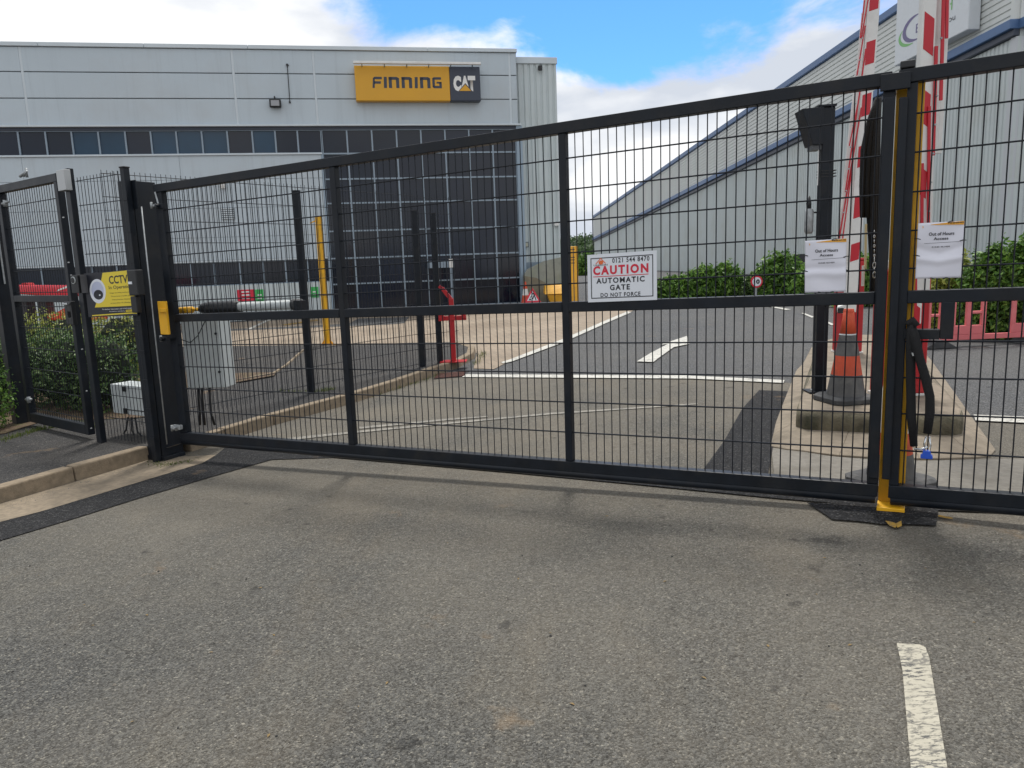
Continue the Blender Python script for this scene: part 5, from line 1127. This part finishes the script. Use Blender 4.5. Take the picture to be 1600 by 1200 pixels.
# company sign on the warehouse
def wsp(x, y, c=.55): return HF.px(x, y, c)
a0, b0 = wsp(1397, 104); a1, b1 = wsp(1512, 46); h1 = 5.2
kk = (b1-b0)/(a1-a0)
cs2 = thing('company_sign', 'big white company sign box on the warehouse cladding', 'sign', HF(a0, b0, .3))
P = [HF(a0, b0, .55), HF(a1, b1, .55), HF(a1, b1, .12), HF(a0, b0, .12), HF(a0, b0+h1, .55), HF(a1, b1+h1, .55), HF(a1, b1+h1, .12), HF(a0, b0+h1, .12)]
MB().hexa(P).build('box', mat('sign_box_white', (.60, .63, .66), .4, var=.03), cs2, bevel=.03)
SFm = Fr(HF(a0, b0, .556), HF.r+Vector((0, 0, kk)), Vector((0, 0, 1))-HF.r*0)
def arc(cx, cy, ra, rb, t0, t1, w0, m, name):
    mb = MB(); n = 16; vs = []
    for i in range(n+1):
        t = R(t0+(t1-t0)*i/n); w_ = w0*math.sin(math.pi*i/n)+.02
        for s in (0, 1): a = cx+(ra+s*w_)*math.cos(t); b = cy+(rb+s*w_)*math.sin(t); vs.append(HF(a, b, .556))
    mb.add(vs, [(2*i, 2*i+2, 2*i+3, 2*i+1) for i in range(n)]); mb.build(name, m, cs2)
ca, cbz = wsp(1440, 38); sc_ = (wsp(1440, 20)[1]-cbz)/18
arc(ca, cbz, 1.0, sc_*19, 100, 262, .2, WATERP, 'purple_arc'); arc(ca-.35, cbz-.1, 1.0, sc_*18, 150, 262, .13, GREENL, 'green_arc')
tB0 = wsp(1431, 52); tB1 = wsp(1439, 34); FT = Fr(HF(0, 0, .556), HF.r)
text('B', FT, tB0[0], tB1[0], tB0[1], tB1[1], .002, WATERP, cs2, 'letter'); 
tB0 = wsp(1478, 20); tB1 = wsp(1489, -6); text('H', FT, tB0[0], tB1[0], tB0[1], tB1[1], .002, GREENL, cs2, 'letter')
tB0 = wsp(1482, 35.5); tB1 = wsp(1493, 24); text('ou', FT, tB0[0], tB1[0], tB0[1], tB1[1], .002, INK, cs2, 'lettering')
# ================================================================ BACKGROUND THINGS
def leaves(blobs, n, size, m, name, parent=None, seed=1, flat=.0, shell=.55):
    rnd = random.Random(seed); vs = []; fs = []; tot = sum(b[3]*b[4]*b[5] for b in blobs)
    off = ORG.get(parent.name, Vector()) if parent else Vector()
    for (x, y_, z, rx, ry, rz) in blobs:
        for i in range(int(n*rx*ry*rz/tot)):
            d = Vector((rnd.gauss(0, 1), rnd.gauss(0, 1), rnd.gauss(0, 1))).normalized(); rr = shell+(1-shell)*rnd.random()**.6
            rr *= 1+.45*mnoise.noise(Vector((x+d.x*2.2, y_+d.y*2.2, z+d.z*2.2))*1.3)+.30*mnoise.noise(d*4+Vector((x, y_, z)))+(.22*rnd.random() if rnd.random() < .06 else 0)
            p = Vector((x+d.x*rx*rr, y_+d.y*ry*rr, max(.03, z+d.z*rz*rr)))
            a = (d*.5+Vector((rnd.uniform(-1, 1), rnd.uniform(-1, 1), rnd.uniform(-.4, 1)))).normalized()
            t = a.cross(Vector((rnd.uniform(-1, 1), rnd.uniform(-1, 1), rnd.uniform(-1, 1)))).normalized(); b = a.cross(t)
            s = size*rnd.uniform(.6, 1.3); k = len(vs)
            vs += [tuple(p-t*s-off), tuple(p-b*s*.45+a*s*.12-off), tuple(p+t*s-off), tuple(p+b*s*.45+a*s*.12-off)]; fs.append((k, k+1, k+2, k+3))
    me = bpy.data.meshes.new(name); me.from_pydata(vs, [], fs); me.materials.append(m); o = bpy.data.objects.new(name, me); C.objects.link(o)
    if parent: o.parent = parent; ORG[o.name] = off
    return o
def bush(name, label, blobs, n, size, m, seed, cat='bush', group=None, base=None):
    b0 = blobs[0]; t = thing(name, label, cat, (b0[0], b0[1], 0 if base is None else base), group)
    leaves(blobs, n, size, m, 'crown', t, seed)
    inner_ = MB()
    for (x, y_, z, rx, ry, rz) in blobs:
        for k in range(3):
            dx, dy = random.uniform(-.3, .3)*rx, random.uniform(-.3, .3)*ry; inner_.tube([(x+dx*.4, y_+dy*.4, 0), (x+dx, y_+dy, z*.6), (x+dx*1.8, y_+dy*1.8, z+rz*.4)], [.02, .015, .006], 5)
    inner_.build('stems', BARK, t)
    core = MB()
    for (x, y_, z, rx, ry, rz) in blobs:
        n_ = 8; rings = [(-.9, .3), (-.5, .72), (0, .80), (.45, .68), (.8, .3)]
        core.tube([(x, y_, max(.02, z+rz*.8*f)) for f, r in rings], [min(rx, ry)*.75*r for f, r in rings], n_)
    core.build('shaded_core', mat('core_shade', (.012, .02, .008), 1.0, var=.4), t)  # near-black fill: shade deep between the leaves is put into its colour
    return t
# left hedge seen through the pedestrian gate
hb = []
for i in range(7): hb.append((-6.9+i*.42, 9.0-i*.13+.12*math.sin(i*2), .52, .40, .42, .50))
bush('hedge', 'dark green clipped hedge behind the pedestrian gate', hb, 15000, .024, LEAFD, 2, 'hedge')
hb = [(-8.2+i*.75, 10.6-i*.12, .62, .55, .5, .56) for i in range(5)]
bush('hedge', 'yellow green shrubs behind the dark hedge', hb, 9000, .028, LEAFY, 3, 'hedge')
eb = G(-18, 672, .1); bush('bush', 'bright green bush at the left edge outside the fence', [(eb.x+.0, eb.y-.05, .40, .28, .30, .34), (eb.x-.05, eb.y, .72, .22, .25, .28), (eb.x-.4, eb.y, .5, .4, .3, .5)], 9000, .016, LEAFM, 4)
# bushes near the warehouse (far ones)
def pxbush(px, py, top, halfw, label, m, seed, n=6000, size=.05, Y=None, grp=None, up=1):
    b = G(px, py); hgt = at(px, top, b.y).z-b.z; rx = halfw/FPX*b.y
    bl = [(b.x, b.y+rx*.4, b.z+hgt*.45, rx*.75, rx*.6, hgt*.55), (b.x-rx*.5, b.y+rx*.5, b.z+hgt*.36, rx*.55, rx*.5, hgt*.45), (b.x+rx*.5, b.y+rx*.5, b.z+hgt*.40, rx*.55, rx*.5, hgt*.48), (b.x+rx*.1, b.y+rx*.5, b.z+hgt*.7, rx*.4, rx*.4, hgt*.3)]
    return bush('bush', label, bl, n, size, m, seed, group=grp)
G1 = 'bushes along the warehouse'
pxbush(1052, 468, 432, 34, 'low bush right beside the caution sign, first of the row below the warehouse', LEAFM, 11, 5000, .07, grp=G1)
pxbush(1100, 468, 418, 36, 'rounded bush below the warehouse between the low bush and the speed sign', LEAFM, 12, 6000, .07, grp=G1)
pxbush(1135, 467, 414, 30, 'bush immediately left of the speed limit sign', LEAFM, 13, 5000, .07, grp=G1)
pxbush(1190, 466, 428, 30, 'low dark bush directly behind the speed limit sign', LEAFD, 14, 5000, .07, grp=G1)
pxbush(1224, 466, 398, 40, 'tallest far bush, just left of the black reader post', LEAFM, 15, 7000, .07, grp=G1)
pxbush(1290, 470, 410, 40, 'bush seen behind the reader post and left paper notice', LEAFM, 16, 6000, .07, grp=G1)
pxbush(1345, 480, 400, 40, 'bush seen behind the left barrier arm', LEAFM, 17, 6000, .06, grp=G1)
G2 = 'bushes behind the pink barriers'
pxbush(1440, 520, 415, 42, 'dark green bush behind the latch arm of the right leaf', LEAFD, 18, 9000, .045, grp=G2)
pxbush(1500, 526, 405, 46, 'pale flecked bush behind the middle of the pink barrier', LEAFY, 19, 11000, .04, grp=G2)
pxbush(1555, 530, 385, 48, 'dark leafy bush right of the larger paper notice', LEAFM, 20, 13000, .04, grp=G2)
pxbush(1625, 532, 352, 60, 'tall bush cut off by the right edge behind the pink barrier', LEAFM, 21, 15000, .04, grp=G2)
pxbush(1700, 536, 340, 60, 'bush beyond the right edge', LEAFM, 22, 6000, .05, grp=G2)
# 10 mph sign
sb = G(1181, 469); sz = at(1181, 440, sb.y); spd = thing('speed_sign', 'round ten speed limit sign with a red rim on a grey pole', 'sign', sb)
FS = Fr(Vector((sb.x, sb.y, 0)), (1, .0, 0)); rr = 9.3/FPX*sb.y
MB().tube([Vector((sb.x, sb.y, sb.z)), Vector((sb.x, sb.y, sz.z+rr*.6))], .03, 8).build('pole', GALV, spd)
MB().prism(disc(None, 0, sz.z, rr, rr, 28), FS, .035, .05).build('rim', SIGNR, spd); MB().prism(disc(None, 0, sz.z, rr*.74, rr*.74, 28), FS, .05, .053).build('face', SIGNW, spd)
text('10', FS, -rr*.5, rr*.5, sz.z-rr*.38, sz.z+rr*.38, .055, INK, spd, 'numerals', .05)
# roadworks sign
rb_ = G(832, 476); rb_.y = 23.4; rb_.x = at(832, 470, 23.4).x; rw = thing('roadworks_sign', 'triangular men at work sign with a red border on the ground by the office corner', 'sign', rb_); FS = Fr(rb_+Vector((0, -.3, 0)), (1, .0, 0), (0, .15, 1)); sc_ = rb_.y/FPX
def T3(s, cx=0): return [(cx-13*s*sc_, 13*sc_-8*s*sc_), (cx+13*s*sc_, 13*sc_-8*s*sc_), (cx, 13*sc_+15*s*sc_)]
MB().prism(T3(1), FS, -.01, 0).build('border', SIGNR, rw, bevel=.01); MB().prism(T3(.66), FS, 0, .004).build('face', SIGNW, rw)
mn = MB(); mn.bar(FS(-.0, .20, .006), FS(.05, .33, .006), .03, .004, up=FS.n); mn.bar(FS(.05, .33, .006), FS(.01, .40, .006), .035, .004, up=FS.n); mn.bar(FS(.05, .33, .006), FS(.10, .17, .006), .03, .004, up=FS.n); mn.bar(FS(.01, .37, .006), FS(-.09, .22, .006), .018, .004, up=FS.n); mn.add([FS(a, b, .007) for a, b in [(-.13, .17), (-.03, .17), (-.08, .23)]], [(0, 1, 2)]); mn.add([FS(a+.02, b+.44, .007) for a, b in disc(None, 0, 0, .02, .02, 8)], [tuple(range(8))]); mn.build('worker_symbol', INK, rw)
MB().bar(FS(-.15, .02, -.05), FS(-.15, .2, -.02), .02).build('leg', GALV, rw); MB().bar(FS(.15, .02, -.05), FS(.15, .2, -.02), .02).build('leg', GALV, rw)
fc_ = G(821.5, 476); fc_.y = 23.9; fc_.x = at(821.5, 470, 23.9).x; fco = thing('traffic_cone', 'small orange and white cone beside the roadworks sign', 'cone', fc_, 'traffic cones'); MB().box(fc_.x-.2, fc_.x+.2, fc_.y-.2, fc_.y+.2, fc_.z, fc_.z+.04).build('base', ORANGE, fco)
for z0, z1, r0_, r1_, mm, nm in ((.04, .3, .15, .10, ORANGE, 'body'), (.3, .5, .10, .07, WHITE, 'sleeve'), (.5, .72, .07, .03, ORANGE, 'body')): MB().tube([fc_+Vector((0, 0, z0)), fc_+Vector((0, 0, z1))], [r0_, r1_], 16).build(nm, mm, fco)
# yellow skip bin
sk = G(873, 475); sk.y = 24.0; sk.x = at(873, 475, 24.0).x; skp = thing('grit_bin', 'yellow grit bin with an overhanging lid beside the office corner', 'bin', sk)
FS = Fr(sk, (1, 0, 0)); h0 = at(873, 459, sk.y).z-sk.z; h1_ = at(873, 444, sk.y).z-sk.z
MB().hexa([FS(-.28, 0, .4), FS(.28, 0, .4), FS(.28, 0, -.4), FS(-.28, 0, -.4), FS(-.38, h0, .45), FS(.30, h0, .45), FS(.30, h0, -.45), FS(-.38, h0, -.45)]).build('body', YEL2, skp, bevel=.03)
MB().hexa([FS(-.46, h0+.01, .50), FS(.33, h0+.01, .50), FS(.33, h0+.01, -.5), FS(-.46, h0+.01, -.5), FS(-.43, h1_-.04, .2), FS(.33, h1_, .2), FS(.33, h1_, -.45), FS(-.43, h1_-.04, -.45)]).build('lid', YEL2, skp, bevel=.03)
# yellow totem
tt = G(897, 476); ttm = thing('totem', 'tall yellow totem with rows of small dark print near its top', 'sign', tt); FS = Fr(tt, (1, 0, 0)); ht = at(896, 385, tt.y).z-tt.z; w2 = 7/FPX*tt.y
MB().fbox(FS, -w2, w2, 0, ht, -.1, .1).build('column', YEL2, ttm, bevel=.015); MB().fbox(FS, -.012, .012, .02, ht-.02, .1, .102).build('seam', SIGNN, ttm)
for z_ in (ht-.10, ht-.32, ht-.39, ht-.48): MB().fbox(FS, -w2*.85, w2*.3, z_, z_+.02, .1, .103).build('print_line', INK, ttm)
# green-grey tank / shed
sh_ = G(868, 475); sh_.y = 24.75; shd = thing('shed', 'grey green sloping shed roof behind the yellow bin', 'shed', sh_); FS = Fr(sh_, (1, 0, 0))
def hz_(x, y_): a, b = FS.px(x, y_); return a, b
MB().prism([hz_(818, 476), hz_(818, 431), hz_(838, 434), hz_(862, 447), hz_(866, 476)], FS, -.5, .02).build('side_wall', mat('shed_side', (.20, .18, .13), .8, var=.2), shd)
MB().prism([hz_(817, 432), hz_(824, 421), hz_(850, 408), hz_(893, 398), hz_(893, 478), hz_(866, 476), hz_(852, 443), hz_(838, 434)], FS, -.55, 0).build('roof', mat('shed_roof', (.26, .28, .25), .7, var=.15, dirt=(.22, .24, .12), dirt_amt=.7), shd)
# red sign above the bin
# red machinery behind the left fence
rm = at(75, 470, 17.5); rmo = thing('boom_lift', 'shiny red machinery boom seen through the pedestrian gate', 'machinery', (rm.x, rm.y, 0))
FS = Fr(Vector((rm.x, rm.y, 0)), (1, 0, 0)); rp_ = lambda x, y_: FS.px(x, y_)
REDS = mat('gloss_red', (.62, .015, .03), .15, coat=.8)
MB().prism([rp_(14, 445), rp_(14, 458), rp_(60, 461), rp_(92, 464), rp_(124, 463), rp_(124, 446)], FS, -.35, .15).build('boom', REDS, rmo, bevel=.05)
MB().prism([rp_(34, 445), rp_(37, 442), rp_(43, 442), rp_(46, 445)], FS, -.2, .05).build('bracket', RED, rmo)
MB().prism([rp_(62, 500), rp_(66, 493), rp_(84, 488), rp_(98, 480), rp_(128, 478), rp_(128, 505)], FS, -1.2, -.1).build('body', mat('orange_red', (.62, .06, .02), .4), rmo, bevel=.05)
MB().prism([rp_(95, 455), rp_(97, 452), rp_(112, 446), rp_(112, 449)], FS, .15, .16).build('white_flash', WHITE, rmo)
for x in (30, 60, 118):
    a, b = rp_(x, 470); MB().fbox(FS, a-.1, a+.1, 0, b, -.4, -.1).build('support', mat('dark_frame', (.03, .03, .035), .6), rmo)
# metal fence posts by the hill
gpz = G(911, 474)+Vector((0, 6, 0)); fpz = thing('bollard', 'short grey post beside the yellow totem', 'bollard', gpz); MB().tube([gpz, gpz+Vector((0, 0, .9))], .08, 8).build('post', GALV, fpz)
# distant hill
hill = MB(); nx, ny = 40, 12; vs = []
for j in range(ny+1):
    for i in range(nx+1):
        x = -120+i*8.0; yv = 150+j*14; h = 5*math.exp(-((x-12)/60)**2)*math.sin(min(1, j/7)*math.pi/2)*(1+.15*math.sin(x*.11))-1.2
        vs.append((x, yv, h))
hill.add(vs, [(j*(nx+1)+i, j*(nx+1)+i+1, (j+1)*(nx+1)+i+1, (j+1)*(nx+1)+i) for j in range(ny) for i in range(nx)])
ho = hill.build('hill', mat('hill_grass', (.05, .09, .03), .9, var=.4, vscale=.2), None, smooth=True); ho['kind'] = 'structure'
hl = []; rnd = random.Random(5)
for i in range(120):
    x = rnd.uniform(-10, 34); yv = rnd.uniform(150, 210); h = 5*math.exp(-((x-12)/60)**2)*math.sin(min(1, (yv-150)/98)*math.pi/2)-1; hl.append((x, yv, h+2, 3, 3, 3))
wo = leaves(hl, 16000, .5, LEAFH, 'hillside_wood', None, 6); wo['kind'] = 'stuff'; tag(wo, 'distant green wooded hillside between the two buildings', 'woodland')
# mid-distance trees near the gap
for i, (px, top, hw, Y, lb) in enumerate(((918, 398, 16, 60, 'dark green tree in the gap between office and warehouse'), (905, 402, 12, 75, 'tree partly hidden by the yellow totem'))):
    c = at(px, 470, Y); zt = at(px, top, Y).z; rx = hw/FPX*Y
    t = thing('tree', lb, 'tree', (c.x, c.y, 0), 'trees in the gap'); MB().tube([(c.x, c.y, 0), (c.x+.1, c.y, zt*.5), (c.x, c.y, zt*.8)], [.18, .12, .05], 8).build('trunk', BARK, t)
    leaves([(c.x, c.y, zt*.55, rx, rx, zt*.5), (c.x-rx*.4, c.y, zt*.35, rx*.8, rx*.8, zt*.35), (c.x+rx*.4, c.y, zt*.4, rx*.8, rx*.8, zt*.4)], 6000, .13, LEAFM if i == 0 else LEAFD, 'crown', t, 30+i)
# weeds along kerbs
def weeds(pts, n, name, label, seed, h=.06):
    rnd = random.Random(seed); vs = []; fs = []
    for i in range(n):
        k = rnd.random()*(len(pts)-1); j = int(k); p = lerp(pts[j], pts[j+1], k-j)+Vector((rnd.gauss(0, .03), rnd.gauss(0, .03), 0)); s = h*rnd.uniform(.3, 1.1); t = Vector((rnd.uniform(-1, 1), rnd.uniform(-1, 1), 0)); b = len(vs)
        vs += [tuple(p-t*.004), tuple(p+t*.004), tuple(p+Vector((rnd.uniform(-.5, .5)*s, rnd.uniform(-.5, .5)*s, s)))]; fs.append((b, b+1, b+2))
    me = bpy.data.meshes.new(name); me.from_pydata(vs, [], fs); me.materials.append(GRASS); o = bpy.data.objects.new(name, me); C.objects.link(o); o['kind'] = 'stuff'; tag(o, label, 'weeds')
weeds(PX([(740, 572), (752, 560), (757, 552)]), 140, 'weeds', 'weeds at the rounded end of the footpath kerb', 1, .07)
weeds(PX([(430, 612), (500, 612), (520, 608)], .1)+[], 220, 'weeds', 'weeds behind the kerb by the second fence post', 2, .05)
weeds(PX([(560, 626), (640, 602), (690, 586)]), 250, 'weeds', 'sparse weeds in the gutter of the inner kerb', 3, .05)
weeds(PX([(235, 722), (262, 728), (300, 720)]), 300, 'weeds', 'tiny weeds at the foot of the hinge post', 4, .02)
weeds(PX([(0, 690), (60, 672), (120, 662), (150, 668)], .1), 700, 'weeds', 'weeds along the edge of the hedge soil', 5, .05)
# fallen leaves and pebbles on the road
rnd = random.Random(21)
deb = [(145, 978), (150, 938), (196, 985), (330, 1020), (480, 968), (300, 868), (112, 828), (385, 905), (650, 1070), (810, 905), (1050, 870), (1395, 858), (1200, 1010), (1230, 930), (900, 1110), (560, 1105), (1520, 870), (1345, 905), (1100, 1060), (1295, 1010), (700, 850), (60, 900), (20, 1050), (240, 1120), (860, 990), (1000, 820), (1560, 1000), (420, 1150)]
for nm_, m_, lb_, par in (('fallen_leaves', mat('dry_leaf', (.22, .15, .06), .8), 'tiny dry leaves scattered over the worn asphalt outside the gate', 0), ('pebbles', mat('dark_pebble', (.03, .03, .03), .9), 'dark pebbles scattered over the worn asphalt outside the gate', 1), ('pale_pebbles', mat('pebble', (.30, .28, .25), .9), 'pale pebbles scattered over the worn asphalt outside the gate', 2)):
    mb = MB()
    for i, (x, y_) in enumerate(deb*3):
        if i % 3 != par: continue
        p = G(x+rnd.uniform(-60, 60)*(i >= len(deb)), y_+rnd.uniform(-40, 40)*(i >= len(deb))); s_ = rnd.uniform(.004, .011); a_ = rnd.uniform(0, 6.28)
        if par == 0:
            d = Vector((math.cos(a_), math.sin(a_), 0))*s_; e = Vector((-d.y, d.x, 0))*.45; mb.add([p-d+Vector((0, 0, .002)), p-e+Vector((0, 0, .004)), p+d+Vector((0, 0, .003)), p+e+Vector((0, 0, .005))], [(0, 1, 2, 3)])
        else: s_ *= .5; mb.tube([p+Vector((0, 0, -.001)), p+Vector((0, 0, s_*.5)), p+Vector((s_*.1, 0, s_))], [s_*.8, s_, s_*.35], 6)
    o = mb.build(nm_, m_); o['kind'] = 'stuff'; tag(o, lb_, 'debris')
# loose grit on the road
rnd = random.Random(9); vs = []; fs = []
for i in range(1500):
    if i < 900: p = Vector((rnd.uniform(-3.5, 3.5), rnd.uniform(1.2, 6), 0))
    else: a, b = kf[1], kf[3]; p = lerp(a, b, rnd.random())+Vector((rnd.gauss(.05, .06), -abs(rnd.gauss(0, .12)), 0))
    s = rnd.uniform(.0012, .0035)*(1 if rnd.random() > .04 else 2); z = gz(p.x)+.002; k = len(vs); vs += [(p.x-s, p.y-s, z), (p.x+s, p.y-s, z), (p.x+s*.7, p.y+s, z), (p.x-s*.8, p.y+s*.8, z), (p.x, p.y, z+s*1.2)]; fs += [(k, k+1, k+4), (k+1, k+2, k+4), (k+2, k+3, k+4), (k+3, k, k+4)]
me = bpy.data.meshes.new('grit'); me.from_pydata(vs, [], fs); me.materials.append(mat('grit', (.20, .18, .15), .9)); o = bpy.data.objects.new('grit', me); C.objects.link(o); o['kind'] = 'stuff'; tag(o, 'loose grit scattered on the worn asphalt', 'grit')
